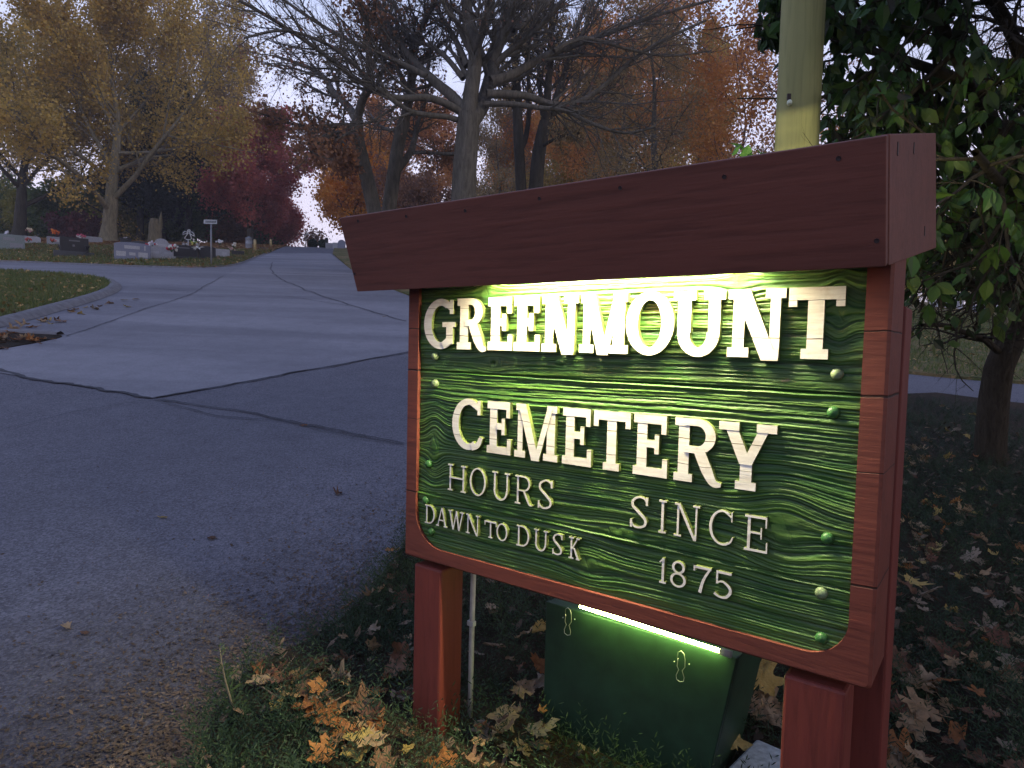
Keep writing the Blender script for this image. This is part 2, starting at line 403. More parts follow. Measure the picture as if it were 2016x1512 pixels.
# ------------------------------------------------------------------ the cemetery sign (local: x along the board, y into it, z up; ZB = board's lower edge)
SA = -0.64082; SO = Vector((-.32562, 2.03483, 0)); ZB = .5926; SW = 1.30
SMAT = Matrix.Translation(SO) @ Matrix.Rotation(SA, 4, 'Z')
SINV = SMAT.inverted()
def spl(px, py, y=0.0, n=None, p0=None):       # pixel -> sign-local point on the plane y (or on plane n, p0), z from the board's edge
    o = SINV @ Vector((0, 0, CAMZ)); d = SINV.to_3x3() @ ray(px, py)
    if n is None: n, p0 = Vector((0, 1, 0)), Vector((0, y, 0))
    else: p0 = Vector(p0) + Vector((0, 0, ZB))
    t = (p0 - o).dot(n) / d.dot(n); q = o + d * t; return Vector((q.x, q.y, q.z - ZB))
RED = (.150, .036, .022)
M['red_h'] = redwood('red_stained_board', RED, (.10, 1, 1), ((ZB + .579, .0035), (ZB + .705, .002), (ZB + .205, .003), (ZB + .43, .0015)))
M['red_fascia'] = redwood('red_stained_fascia', (.155, .052, .036), (.07, 1, 1))
M['red_v'] = redwood('red_stained_post', (.15, .027, .018), (1, 1, .09))
M['screw'] = plain('dark_screw', (.03, .02, .02), .5, .3)
sign = thing('cemetery_sign', 'red framed wooden sign with carved white letters on a lit green board', 'sign', SO, SA)

def vnoise1(x, f, seed):
    rg = np.random.default_rng(seed); t = rg.random(4096); q = x * f + 1000; i = np.floor(q).astype(int); u = q - i; u = u * u * (3 - 2 * u)
    return t[i % 4096] * (1 - u) + t[(i + 1) % 4096] * u
def vnoise2(x, y, fx, fy, seed):
    rg = np.random.default_rng(seed); t = rg.random((256, 512)); a = x * fx + 500; b = y * fy + 500
    i = np.floor(a).astype(int); j = np.floor(b).astype(int); u = a - i; v = b - j; u = u * u * (3 - 2 * u); v = v * v * (3 - 2 * v)
    g = lambda p, q: t[p % 256, q % 512]
    return (g(i, j) * (1 - u) + g(i + 1, j) * u) * (1 - v) + (g(i, j + 1) * (1 - u) + g(i + 1, j + 1) * u) * v
# green sandblasted board: real relief of the grain, flowing round the knots
NX, NZ = 820, 900
gx, gz = np.meshgrid(np.linspace(.035, 1.268, NX), np.linspace(.028, .90, NZ))
KN = [(.334, .612, .030, .016), (1.1226, .2917, .034, .042), (1.2086, .7416, .010, .03), (.1113, .351, .016, .045), (1.0035, .812, .02, .018), (.7434, .207, .05, .018),
      (.655, .112, .03, .022), (.30, .80, .02, .03), (.12, .19, .045, .014), (.9, .19, .05, .012), (.55, .62, .012, .006)]
s_ = gz + .004 * np.sin(gx * 4.1 + 1) + .0065 * (vnoise2(gx, gz, 1.5, 4, 5) - .5) + .0016 * (vnoise2(gx, gz, 7, 22, 6) - .5)
kmask = np.zeros_like(gx)
for kx, kz, ra, rb in KN:
    dx, dz = (gx - kx) / (ra * 1.9), (gz - kz) / (rb * 1.7); e = np.exp(-(dx * dx + dz * dz) * .7)
    s_ = s_ - (gz - kz) * .7 * e
    kmask = np.maximum(kmask, np.exp(-(((gx - kx) / ra) ** 2 + ((gz - kz) / rb) ** 2) ** 2))
g = .36 * vnoise1(s_, 150, 1) + .46 * vnoise1(s_ + .3, 310, 2) + .26 * vnoise1(s_, 600, 3)
wave = .75 + .5 * vnoise2(gx, s_, 5, 60, 8)
g2 = vnoise2(gx, s_, 14, 260, 9); g3 = vnoise2(gx, gz, 90, 300, 10)
relief = (g * wave) * .0040 + .0020 * g2 + .0008 * g3 + .003 * vnoise2(gx, s_, 1.6, 22, 12)
kn = .0035 + .003 * vnoise2(gx, gz, 60, 60, 14) - .003 * np.exp(-((np.sin(gx * 90 + gz * 40)) / .18) ** 2) * vnoise2(gx, gz, 20, 20, 3)
relief = relief * (1 - .8 * kmask) + kn * kmask * .8 + .0012 * kmask
for z0, sl, dp in ((.5795, -.001, .006), (.2085, -.018, .004)):
    dd = gz - (z0 + sl * (gx - .05) + .002 * (vnoise1(gx, 14, 21) - .5)); relief -= dp * np.exp(-(dd / .0022) ** 2); relief += .003 * np.exp(-((dd + .005) / .003) ** 2)
dk = ((gx - .331) / .007) ** 2 + ((gz - .609) / .006) ** 2; relief -= .006 * np.exp(-dk)
V = np.stack([gx, .0165 - relief, gz + ZB], -1).reshape(-1, 3)
i, j = np.meshgrid(np.arange(NZ - 1), np.arange(NX - 1), indexing='ij')
F = np.stack([i * NX + j, i * NX + j + 1, (i + 1) * NX + j + 1, (i + 1) * NX + j], -1).reshape(-1, 4)
me = mesh('sign_board', V, F, True)
att = me.attributes.new('grain', 'FLOAT', 'POINT'); att.data.foreach_set('value', (g * .8 + .25 * g2).astype(np.float32).ravel())
b = NB('green_sign_paint', .5, .35); a_ = b.n('ShaderNodeAttribute'); a_.attribute_name = 'grain'
pn = b.noise(b.pos((1, 1, 2.5)), 7, 5, .7)
c = b.ramp(a_.outputs['Fac'], (.25, (.005, .026, .007)), (.5, (.019, .078, .012)), (.82, (.066, .145, .018)))
c = b.mix(b.ramp(pn, (.4, (0, 0, 0)), (.72, (.75,) * 3)), c, (.06, .10, .03))
ch = b.noise(b.pos((.35, 1, 1.2)), 38, 5, .75); c = b.mix(b.ramp(ch, (.67, (0, 0, 0)), (.73, (.8,) * 3)), c, (.16, .13, .075)); b.col(c)
b.bump(b.noise(b.pos((.4, 1, 1)), 420, 3, .7), .35, .0015); M['green'] = b.m
board = link('sign_board', me, M['green'], sign)
# --- letters: strokes, each stroke a hair deeper than the last so that none share a plane
class Glyph:
    def __init__(s): s.V = []; s.F = []; s.k = 0; s.front = []
    def strip(s, L, Rr):
        n = len(L); y0 = -.0012 - s.k * .00022; y1 = .0175; s.k += 1; o = len(s.V)
        for y in (y0, y1):
            for q in L: s.V.append((q[0], y, q[1] + ZB))
            for q in Rr: s.V.append((q[0], y, q[1] + ZB))
        f = s.F
        for q in range(n - 1):
            s.front.append(len(f)); f.append((o + q, o + q + 1, o + n + q + 1, o + n + q))
            f.append((o + q, o + 2 * n + q, o + 2 * n + q + 1, o + q + 1)); f.append((o + n + q, o + n + q + 1, o + 3 * n + q + 1, o + 3 * n + q))
        f.append((o, o + n, o + 3 * n, o + 2 * n)); f.append((o + n - 1, o + 3 * n - 1, o + 4 * n - 1, o + 2 * n - 1))
    def r(s, xa, za, xb, zb): s.strip([(xa, za), (xa, zb)], [(xb, za), (xb, zb)])
    def d(s, xa, za, xb, zb, th):         # slanted stroke of horizontal width th
        s.strip([(xa - th / 2, za), (xb - th / 2, zb)], [(xa + th / 2, za), (xb + th / 2, zb)])
    def arc(s, cx, cz, ro, rz, a0, a1, th, tv):
        n = max(6, int(abs(a1 - a0) / 9)); L, Q = [], []
        for t in np.linspace(math.radians(a0), math.radians(a1), n):
            L.append((cx + ro * math.cos(t), cz + rz * math.sin(t))); Q.append((cx + (ro - th) * math.cos(t), cz + (rz - tv) * math.sin(t)))
        s.strip(L, Q)
    def path(s, pts, ws):                  # smooth stroke through points with widths
        P = [Vector(p) for p in pts]; n = len(P); out = []; wo_ = []
        for q in range(n - 1):
            p0, p1, p2, p3 = P[max(q - 1, 0)], P[q], P[q + 1], P[min(q + 2, n - 1)]
            for t in np.linspace(0, 1, 7)[:(7 if q == n - 2 else 6)]:
                out.append(.5 * ((2 * p1) + (p2 - p0) * t + (2 * p0 - 5 * p1 + 4 * p2 - p3) * t * t + (3 * p1 - p0 - 3 * p2 + p3) * t ** 3)); wo_.append(ws[q] * (1 - t) + ws[q + 1] * t)
        L, Q = [], []
        for q, p in enumerate(out):
            t = (out[min(q + 1, len(out) - 1)] - out[max(q - 1, 0)]).normalized(); nn = Vector((-t.y, t.x)) * wo_[q] / 2; L.append(tuple(p + nn)); Q.append(tuple(p - nn))
        s.strip(L, Q)
def glyph(ch, x0, x1, z0, z1, t, s, e):
    """t stem width, s slab thickness, e slab overhang"""
    G = Glyph(); w_, H = x1 - x0, z1 - z0; zm = (z0 + z1) / 2; f = t * .62
    foot = lambda x, wd, top=False: G.r(x - e, (z1 - s) if top else z0, x + wd + e, z1 if top else (z0 + s))
    if ch == 'E':
        G.r(x0 + e, z0, x0 + e + t, z1); G.r(x0, z0, x1, z0 + s * 1.15); G.r(x0, z1 - s * 1.15, x1 - .05 * w_, z1)
        G.r(x1 - f * .8, z0, x1, z0 + H * .30); G.r(x1 - .05 * w_ - f * .8, z1 - H * .30, x1 - .05 * w_, z1)
        G.r(x0 + e + t, zm - s * .5 + H * .03, x1 - .25 * w_, zm + s * .5 + H * .03); G.r(x1 - .25 * w_ - f * .7, zm - H * .13, x1 - .25 * w_, zm + H * .19)
    elif ch == 'I':
        xc = (x0 + x1) / 2; G.r(xc - t / 2, z0, xc + t / 2, z1); foot(xc - t / 2, t); foot(xc - t / 2, t, True)
    elif ch == 'T':
        xc = (x0 + x1) / 2; G.r(xc - t / 2, z0, xc + t / 2, z1); foot(xc - t / 2, t); G.r(x0, z1 - s * 1.25, x1, z1)
        G.r(x0, z1 - H * .27, x0 + f * .85, z1); G.r(x1 - f * .85, z1 - H * .27, x1, z1)
    elif ch == 'H':
        for x in (x0 + e, x1 - e - t): G.r(x, z0, x + t, z1); foot(x, t); foot(x, t, True)
        G.r(x0 + e, zm - s * .5, x1 - e, zm + s * .5)
    elif ch == 'N':
        G.r(x0 + e, z0, x0 + e + t * .8, z1); G.r(x1 - e - t * .66, z0, x1 - e, z1); foot(x0 + e, t * .8); foot(x1 - e - t * .66, t * .66, True)
        G.r(x0, z1 - s, x0 + e + t * .8, z1); G.d(x0 + e + t * .55, z1, x1 - e - t * .6, z0 - H * .04, t * 1.12)
        G.d(x1 - e - t * .45, z0 - H * .04, x1 - e - t * .4, z0 + H * .12, t * .8)
    elif ch == 'M':
        G.r(x0 + e, z0, x0 + e + t * .66, z1); G.r(x1 - e - t, z0, x1 - e, z1); foot(x0 + e, t * .66); foot(x1 - e - t, t)
        G.r(x0 + e * .4, z1 - s, x0 + e + t, z1); G.r(x1 - e - t, z1 - s, x1 - e * .4, z1)
        xm = (x0 + x1) / 2; G.d(x0 + e + t * .55, z1, xm, z0 - H * .03, t * .98); G.d(x1 - e - t * .55, z1, xm + t * .1, z0 - H * .03, t * .66)
    elif ch == 'R':
        G.r(x0 + e, z0, x0 + e + t, z1); foot(x0 + e, t); G.r(x0, z1 - s, x0 + e + t, z1)
        rz = H * .27; xb = x0 + w_ * .48; G.arc(xb, z1 - rz, x0 + w_ * .86 - xb, rz, 90, -90, t * .9, s * .9)
        G.r(x0 + e + t * .6, z1 - s * .9, xb, z1); G.r(x0 + e + t * .6, z1 - 2 * rz, xb, z1 - 2 * rz + s * .9)
        G.path([(xb + w_ * .04, z1 - 2 * rz + s * .5), (x0 + w_ * .70, z0 + H * .22), (x0 + w_ * .84, z0 + H * .04), (x1, z0 + H * .015)], [t, t, t * .7, s * .45])
    elif ch == 'O':
        G.arc((x0 + x1) / 2, zm, w_ / 2, H / 2 * 1.03, 0, 360, t, s * .95)
    elif ch in 'CG':
        xc = x0 + w_ * .54; G.arc(xc, zm, xc - x0, H / 2 * 1.02, 58, 302 if ch == 'C' else 318, t, s)
        xr = x0 + w_ * .93
        G.r(xr - f * .7, zm + H * .20, xr, z1 - H * .02); G.path([(x0 + w_ * .62, z1 - s * .42), (xr - f * .4, z1 - H * .17)], [s * .9, s * .9])
        if ch == 'C': G.path([(x0 + w_ * .66, z0 + s * .40), (x0 + w_ * .86, z0 + H * .11), (x0 + w_ * .97, z0 + H * .27)], [s, s * .9, f * .8])
        else: G.r(xr - t * .85, z0 + H * .10, xr, zm - H * .02); G.r(x0 + w_ * .60, zm - H * .06, x1, zm + s * .7 - H * .06); G.path([(x0 + w_ * .62, z0 + s * .45), (xr - t * .4, z0 + H * .18)], [s, t * .8])
    elif ch == 'U':
        rb = w_ / 2 - e; xc = (x0 + x1) / 2; zc = z0 + H * .36
        G.r(x0 + e, zc, x0 + e + t, z1); G.r(x1 - e - t * .85, zc, x1 - e, z1); foot(x0 + e, t, True); foot(x1 - e - t * .85, t * .85, True)
        G.arc(xc, zc, rb, H * .375, 180, 360, t * .94, s * 1.05)
    elif ch == 'Y':
        xc = (x0 + x1) / 2; G.r(xc - t / 2, z0, xc + t / 2, zm); foot(xc - t / 2, t)
        G.d(xc - t * .05, zm - H * .12, x0 + e + t * .5, z1, t * 1.05); G.d(xc + t * .05, zm - H * .12, x1 - e - t * .45, z1, t * .85)
        G.r(x0, z1 - s, x0 + 2 * e + t, z1); G.r(x1 - 2 * e - t * .9, z1 - s, x1, z1)
    elif ch == 'S':
        G.path([(x1 - .06 * w_, z1 - H * .2), (x1 - .2 * w_, z1 - H * .06), (x0 + .48 * w_, z1 - s * .5), (x0 + .16 * w_, z1 - H * .14), (x0 + .14 * w_, z1 - H * .32), (x0 + .5 * w_, zm), (x0 + .86 * w_, z0 + H * .3), (x0 + .84 * w_, z0 + H * .12), (x0 + .5 * w_, z0 + s * .5), (x0 + .2 * w_, z0 + H * .06), (x0 + .05 * w_, z0 + H * .2)],
               [s * .8, s, s, t * .95, t * 1.1, t * 1.2, t * 1.1, t * .95, s, s, s * .8])
        G.r(x1 - .12 * w_, z1 - H * .26, x1, z1 - H * .01); G.r(x0, z0 + H * .01, x0 + .12 * w_, z0 + H * .26)
    elif ch == 'D':
        G.r(x0 + e, z0, x0 + e + t, z1); xb = x0 + w_ * .42; G.arc(xb, zm, x1 - xb, H / 2, 90, -90, t, s); G.r(x0, z1 - s, xb, z1); G.r(x0, z0, xb, z0 + s)
    elif ch == 'A':
        xc = (x0 + x1) / 2; G.d(x0 + e + t * .3, z0, xc - t * .1, z1, t * .7); G.d(x1 - e - t * .5, z0, xc + t * .1, z1, t * 1.15)
        G.r(x0, z0, x0 + 2 * e + t * .5, z0 + s); G.r(x1 - 2 * e - t, z0, x1, z0 + s); G.r(x0 + w_ * .25, z0 + H * .3, x1 - w_ * .25, z0 + H * .3 + s)
    elif ch == 'W':
        q = w_ / 4.3; G.d(x0 + t * .9, z1, x0 + q * 1.35, z0, t * 1.1); G.d(x0 + q * 1.35, z0, x0 + q * 2.25, z1, t * .75); G.d(x0 + q * 2.2, z1, x0 + q * 3.0, z0, t * 1.1); G.d(x0 + q * 3.0, z0, x1 - t * .9, z1, t * .75)
        G.r(x0, z1 - s, x0 + 2 * e + t, z1); G.r(x1 - 2 * e - t, z1 - s, x1, z1)
    elif ch == 'K':
        G.r(x0 + e, z0, x0 + e + t, z1); foot(x0 + e, t); foot(x0 + e, t, True); G.d(x0 + e + t * .8, zm - H * .06, x1 - w_ * .18, z1, t * .75); G.d(x0 + w_ * .48, zm + H * .02, x1 - w_ * .12, z0, t * 1.1)
        G.r(x1 - w_ * .32, z1 - s, x1 - w_ * .02, z1); G.r(x1 - w_ * .32, z0, x1, z0 + s)
    elif ch == '1':
        xc = x0 + w_ * .55; G.r(xc - t / 2, z0, xc + t / 2, z1); foot(xc - t / 2, t); G.path([(x0 + w_ * .05, z1 - H * .18), (xc, z1 - s * .5)], [s * .7, s])
    elif ch == '8':
        G.arc((x0 + x1) / 2, z1 - H * .235, w_ * .41, H * .245, 0, 360, t, s); G.arc((x0 + x1) / 2, z0 + H * .275, w_ * .5, H * .285, 0, 360, t, s)
    elif ch == '7':
        G.r(x0, z1 - s * 1.3, x1, z1); G.r(x0, z1 - H * .2, x0 + t * .7, z1); G.path([(x1 - t * .4, z1 - s * .4), (x0 + w_ * .58, zm), (x0 + w_ * .40, z0)], [t * .7, t, t * 1.25])
    elif ch == '5':
        G.r(x0 + w_ * .14, z1 - s * 1.3, x1 - w_ * .04, z1); G.r(x0 + w_ * .14, zm, x0 + w_ * .14 + t * .7, z1)
        G.path([(x0 + w_ * .17, zm + H * .04), (x0 + w_ * .5, zm + H * .12), (x0 + w_ * .86, zm - H * .05), (x0 + w_ * .92, z0 + H * .26), (x0 + w_ * .7, z0 + H * .06), (x0 + w_ * .36, z0 + s * .4), (x0 + w_ * .05, z0 + H * .13)], [s * .8, s, t, t * 1.1, t, s, s * 1.3])
    return G
b = NB('cream_letter_paint', .55, .3); v = b.pos((.12, 1, 1)); n1 = b.noise(v, 60, 5, .7); n2 = b.noise(b.pos(), 14, 5, .7)
c = b.ramp(n1, (.3, (.62, .56, .46)), (.55, (.78, .74, .66)), (.8, (.84, .81, .74)))
c = b.mix(b.ramp(n2, (.56, (0, 0, 0)), (.76, (.65,) * 3)), c, (.46, .34, .20))
tc_ = b.n('ShaderNodeTexCoord'); sx_ = b.n('ShaderNodeSeparateXYZ'); b.l(tc_.outputs['Object'], sx_.inputs[0]); wb_ = b.math('MULTIPLY', b.math('SUBTRACT', b.noise(b.pos((1, 1, .01)), 6, 3), .5), .014); zz_ = b.math('ADD', sx_.outputs[2], wb_)
for z0_, w_ in ((ZB + .687, .0016), (ZB + .4585, .0013), (ZB + .40, .0009), (ZB + .765, .0008)):   # checks in the wood running through the letters
    c = b.mix(1.0, c, b.ramp(b.math('DIVIDE', b.math('ABSOLUTE', b.math('SUBTRACT', zz_, z0_)), w_), (.4, (.16, .13, .09)), (1, (1, 1, 1))), 'MULTIPLY')
b.col(c); b.bump(n1, .3, .002); M['cream'] = b.m
M['side'] = plain('carved_edge', (.10, .13, .035), .7, .5, 60)
WORDS = [('GREENMOUNT', .647, .792, .0325, .0215, .0105, [(.071, .1995), (.2035, .316), (.3175, .406), (.408, .496), (.499, .612), (.6135, .752), (.742, .867), (.862, .984), (.988, 1.110), (1.112, 1.221)]),
         ('CEMETERY', .3605, .5055, .0265, .019, .0095, [(.191, .308), (.3225, .409), (.419, .561), (.572, .661), (.663, .767), (.7725, .863), (.876, .990), (.978, 1.104)]),
         ('HOURS', .2325, .3105, .0062, .0046, .0062, [(.180, .2495), (.264, .323), (.346, .4075), (.426, .484), (.502, .547)]),
         ('DAWN', .118, .1745, .0054, .0038, .0048, [(.089, .1295), (.1355, .181), (.185, .245), (.2535, .303)]), ('TO', .1195, .1675, .005, .0037, .0045, [(.3225, .365), (.365, .403)]),
         ('DUSK', .118, .1745, .0054, .0038, .0048, [(.4345, .477), (.492, .537), (.552, .582), (.602, .635)]),
         ('SINCE', .231, .3085, .0064, .0046, .0062, [(.772, .817), (.843, .866), (.884, .944), (.966, 1.021), (1.044, 1.093)]),
         ('1875', .1125, .1725, .0062, .0046, .0052, [(.851, .868), (.879, .917), (.934, .975), (.981, 1.022)])]
for word, z0, z1, t_, s0, e_, xs in WORDS:
    for ch, (xa, xb) in zip(word, xs):
        sh = .0016 if z0 > .3 else 0
        G_ = glyph(ch, xa + sh, xb - sh, z0, z1, t_ * .95, s0 * .95, e_)
        o = link('letter', mesh('letter', G_.V, G_.F), M['cream'], board); o.data.materials.append(M['side'])
        mi = np.ones(len(G_.F), np.int32); mi[G_.front] = 0; o.data.polygons.foreach_set('material_index', mi)
        bm = bmesh.new(); bm.from_mesh(o.data); bmesh.ops.recalc_face_normals(bm, faces=bm.faces); bm.to_mesh(o.data); bm.free()
# round bolt heads
M['bolt'] = plain('green_bolt', (.03, .10, .028), .4, .35, 90); M['bolt_worn'] = plain('worn_bolt', (.14, .19, .10), .45, .4, 90)
for k, (x, z) in enumerate([(.111, .624), (.112, .5425), (.0905, .296), (.0815, .1835), (.108, .091), (1.209, .6185), (1.206, .541), (1.2067, .2845), (1.2005, .170), (1.205, .0765)]):
    mb = MB(); prof = [(.0125 * math.cos(a), .0105 * math.sin(a)) for a in np.linspace(0, math.pi / 2, 7)]; prof[-1] = (.0006, .0105)
    mb.lathe([(.0125, -.012)] + prof, 14); V = [(x + q[0], .009 - q[2], ZB + z + q[1]) for q in mb.V]; mb.V = V
    mb.build('bolt', M['bolt_worn'] if k in (0, 1, 5, 8) else M['bolt'], board, True)
# frame: flat surround with rounded lower corners
def rrect(x0, x1, z0, z1, rl, rr_, k=10):
    p = []
    for t in np.linspace(0, 1, 12)[:-1]: p.append((x0, z1 + (z0 + rl - z1) * t))
    for a in np.linspace(180, 270, k)[:-1]: p.append((x0 + rl + rl * math.cos(math.radians(a)), z0 + rl + rl * math.sin(math.radians(a))))
    for t in np.linspace(0, 1, 12)[:-1]: p.append((x0 + rl + (x1 - rr_ - x0 - rl) * t, z0))
    for a in np.linspace(270, 360, k)[:-1]: p.append((x1 - rr_ + rr_ * math.cos(math.radians(a)), z0 + rr_ + rr_ * math.sin(math.radians(a))))
    for t in np.linspace(0, 1, 12): p.append((x1, z0 + rr_ + (z1 - z0 - rr_) * t))
    return p
inn = rrect(.048, 1.2545, .044, .90, .108, .082); out = rrect(0, 1.30, 0, .90, .006, .010)
n = len(inn); V = []; F = []
for prof, y in ((out, .17), (out, .006), ([(x + (.006 if x < .1 else -.006 if x > 1.2 else 0), z + (.005 if z < .02 else 0)) for x, z in out], 0.0), (inn, 0.0), (inn, .022)): V += [(x, y, z + ZB) for x, z in prof]
for r_ in range(4):
    for q in range(n - 1): F.append((r_ * n + q, r_ * n + q + 1, (r_ + 1) * n + q + 1, (r_ + 1) * n + q))
fr = link('frame', mesh('frame', V, F), M['red_h'], sign)
bm = bmesh.new(); bm.from_mesh(fr.data); bmesh.ops.recalc_face_normals(bm, faces=bm.faces); bm.to_mesh(fr.data); bm.free()
MB().box(.012, 1.288, .024, .166, ZB + .012, ZB + .9).build('cabinet', M['red_v'], sign)
MB().box(.05, 1.25, .1665, .180, ZB + .045, ZB + .88).build('rear_board', M['green'], sign)
# posts under the frame, the taller one behind it
for x0, x1, dep in ((.043, .157, .105), (1.137, 1.257, .10)):
    MB().box(x0, x1, .002, dep, -.06, ZB - .018).build('post', M['red_v'], sign, bevel=.007)
p1 = spl(1797, 600, n=Vector((1, 0, 0)), p0=(1.300, 0, 0))
MB().box(1.18, 1.3005, .215, p1.y, -.06, ZB + .765).build('post', M['red_v'], sign, bevel=.005)
# hood: leaning fascia, closed ends, sloping roof
yb, zb, yt, zt = -.12, .8118, -.1894, 1.0181
X0, X1 = -.0920, 1.3019
sd_ = Vector((1, 0, 0)); e1 = spl(1841, 262, n=sd_, p0=(X1, 0, 0)); e2 = spl(1842, 488, n=sd_, p0=(X1, 0, 0))
fn = Vector((0, zt - zb, -(yt - yb))).normalized(); th = .024
prof = [(yb, zb + ZB), (yt, zt + ZB), (yt + fn.y * th, zt + ZB + fn.z * th), (yb + fn.y * th, zb + ZB + fn.z * th)]
MB().prismx(prof, X0, X1 - .0005).build('fascia', M['red_fascia'], sign, bevel=.002)
for xa, xb in ((X1 - .022, X1 + .0015), (X0 - .0015, X0 + .022)):
    q = [(yb + fn.y * th + .0005, zb + ZB + fn.z * th - .003), (yt + fn.y * th + .0005, zt + ZB + fn.z * th + .001), (e1.y, e1.z + ZB), (e2.y, e2.z + ZB)]
    MB().prismx(q, xa, xb).build('end_board', M['red_fascia'], sign, bevel=.002)
MB().prismx([(yt + fn.y * th, zt + ZB - .004), (yt + fn.y * th, zt + ZB - .022), (e1.y, e1.z + ZB - .024), (e1.y, e1.z + ZB - .006)], X0 + .021, X1 - .0225).build('roof', M['red_fascia'], sign)
for px, py in ((705, 435), (698, 539), (800, 426), (916, 415), (1062, 391), (1221, 370), (1426, 348), (1651, 312), (1726, 474)):
    q = spl(px, py, n=fn, p0=(0, yb, zb)); mb = MB(); mb.lathe([(.0045, -.001), (.0045, .0012), (.002, .0008)], 8)
    rot = Vector((0, 0, 1)).rotation_difference(-fn); mb.V = [tuple(rot @ Vector(v_) + q + Vector((0, 0, ZB))) for v_ in mb.V]; mb.build('screw', M['screw'], sign)
for px, py in ((1767, 293), (1799, 292), (1820, 455)):
    q = spl(px, py, n=sd_, p0=(X1 + .0015, 0, 0)); mb = MB(); mb.box(q.x - .001, q.x + .0012, q.y - .006, q.y + .006, q.z + ZB - .011, q.z + ZB + .011).build('screw', M['screw'], sign)
# lamp under the hood: channel with closed ends and a lit tube
M['steel'] = plain('lamp_steel', (.5, .5, .48), .4, .1)
LAMP = (1.0, .89, .55)
M['tube'] = emit('lit_tube', LAMP, 440.0)
lamp = thing('strip_lamp', 'lit fluorescent strip lamp hidden under the sign hood', 'lamp', SMAT @ Vector((0, 0, 0)), SA)
mb = MB(); mb.box(.33, 1.04, -.115, -.02, ZB + .935, ZB + .950); mb.box(.322, .3295, -.115, .004, ZB + .835, ZB + .950); mb.box(1.0405, 1.048, -.115, .004, ZB + .845, ZB + .950)
mb.build('housing', M['steel'], lamp)
MB().tube([(.36, -.054, ZB + .900), (1.01, -.054, ZB + .900)], .013, 12).build('tube', M['tube'], lamp, True)
# thin pale conduit behind the near post
q0, q1 = spl(931, 1135, .15), spl(921, 1400, .15)
cd = thing('conduit_pipe', 'thin pale plastic pipe running down behind the red post by the road', 'pipe', SMAT @ Vector((q0.x, .15, 0)), SA)
MB().tube([(0, 0, -.05), (0, 0, .3), (.001, .002, ZB - .01)], .0085, 10).build('pipe', plain('pale_plastic', (.42, .40, .36), .5, .25), cd, True)
mb = MB(); mb.box(-.012, .012, -.010, .006, .36, .375); mb.build('clip', M['steel'], cd)

# ------------------------------------------------------------------ green light box behind the sign
M['boxgreen'] = plain('dark_green_paint', (.013, .038, .021), .5, .25, 14)
yb_ = .26
t0, t1 = spl(1150, 1206, .235), spl(1415, 1285, .235)
tl, trr = spl(1075, 1187, yb_), spl(1466, 1306, yb_); bl_, br_ = spl(1080, 1500, yb_), spl(1408, 1512, yb_)
lb = thing('light_box', 'dark green light box with a lit tube along its top, below the sign board', 'light', SMAT @ Vector((.72, .4, 0)), SA)
LBO = Vector((.72, .4, 0))
def loc(p, dz=0): return (p[0] - LBO.x, p[1] - LBO.y, p[2] + ZB + dz)
zt_ = t1.z - .012
mb = MB(); pf = [(tl.x - .72, zt_ + ZB), (br_.x + .045 - .72, zt_ + ZB), (br_.x - .03 - .72, .03), (tl.x - .72, .03)]
mb.prism(pf, yb_ - .4, yb_ - .4 + .02); mb.build('front_panel', M['boxgreen'], lb, bevel=.003)
mb = MB(); mb.prism([(q[0] * .995, q[1] - .004) for q in pf], yb_ - .4 + .021, yb_ - .4 + .30); mb.build('housing', M['boxgreen'], lb)
M['tube2'] = emit('lit_lower_tube', (.88, 1.0, .28), 62.0)
MB().tube([loc((t0.x - .02, .245, t1.z + .011)), loc((t1.x, .245, t1.z + .001))], .0052, 12).build('tube', M['tube2'], lb, True)
M['cap'] = plain('grey_plastic', (.25, .27, .25), .5, .1)
MB().tube([loc((t1.x + .0005, .245, t1.z)), loc((t1.x + .03, .245, t1.z))], .0095, 12).build('lamp_holder', M['cap'], lb, True)
M['wire'] = plain('clip_wire', (.55, .56, .5), .3, .1, metal=.8)
for (px, py), hh in (((1119, 1222), .075), ((1341, 1310), .075)):
    q = spl(px, py, yb_ - .004); c0 = Vector(loc(q)); k = .060
    pts = []
    for a, r_ in ((-.30, .45), (-.34, .2), (-.38, -.1), (-.2, -.3), (-.42, -.7), (-.36, -.95), (0, -1.05), (.36, -.95), (.40, -.7), (.16, -.3), (.42, 0), (.42, .5), (.30, .85), (0, 1), (-.3, .85), (-.36, .45)):
        pts.append(c0 + Vector((a * .028, -.002 - .002 * abs(r_), r_ * k * .7)))
    MB().tube(pts, .0011, 5).build('wire_clip', M['wire'], lb, True)
    for dx, dz in ((-.02, .004), (.022, .010)):
        mb = MB(); mb.ball(c0 + Vector((dx, .001, dz)), .0022, 6, 4); mb.build('rivet', M['wire'], lb, True)
# pale paver between box and post
q = gp(1482, 1520, off=.05)
def onz(px, py, z): v = ray(px, py); y = (z - CAMZ) / v.z; return Vector((v.x * y, y, z))
A_, B_ = onz(1490, 1453, .10), onz(1437, 1506, .10); ab = B_ - A_; pv = MB(); ln = ab.length * 1.15
pv.box(0, ln, 0, ln * .95, -.16, 0)
o = pv.build('concrete_block', plain('pale_concrete', (.42, .47, .47), .85, .35, 45), bevel=.008); o.location = A_; o.rotation_euler = (0, 0, math.atan2(ab.y, ab.x))
tag(o, 'pale speckled concrete block on the ground between the green box and the red post', 'block')
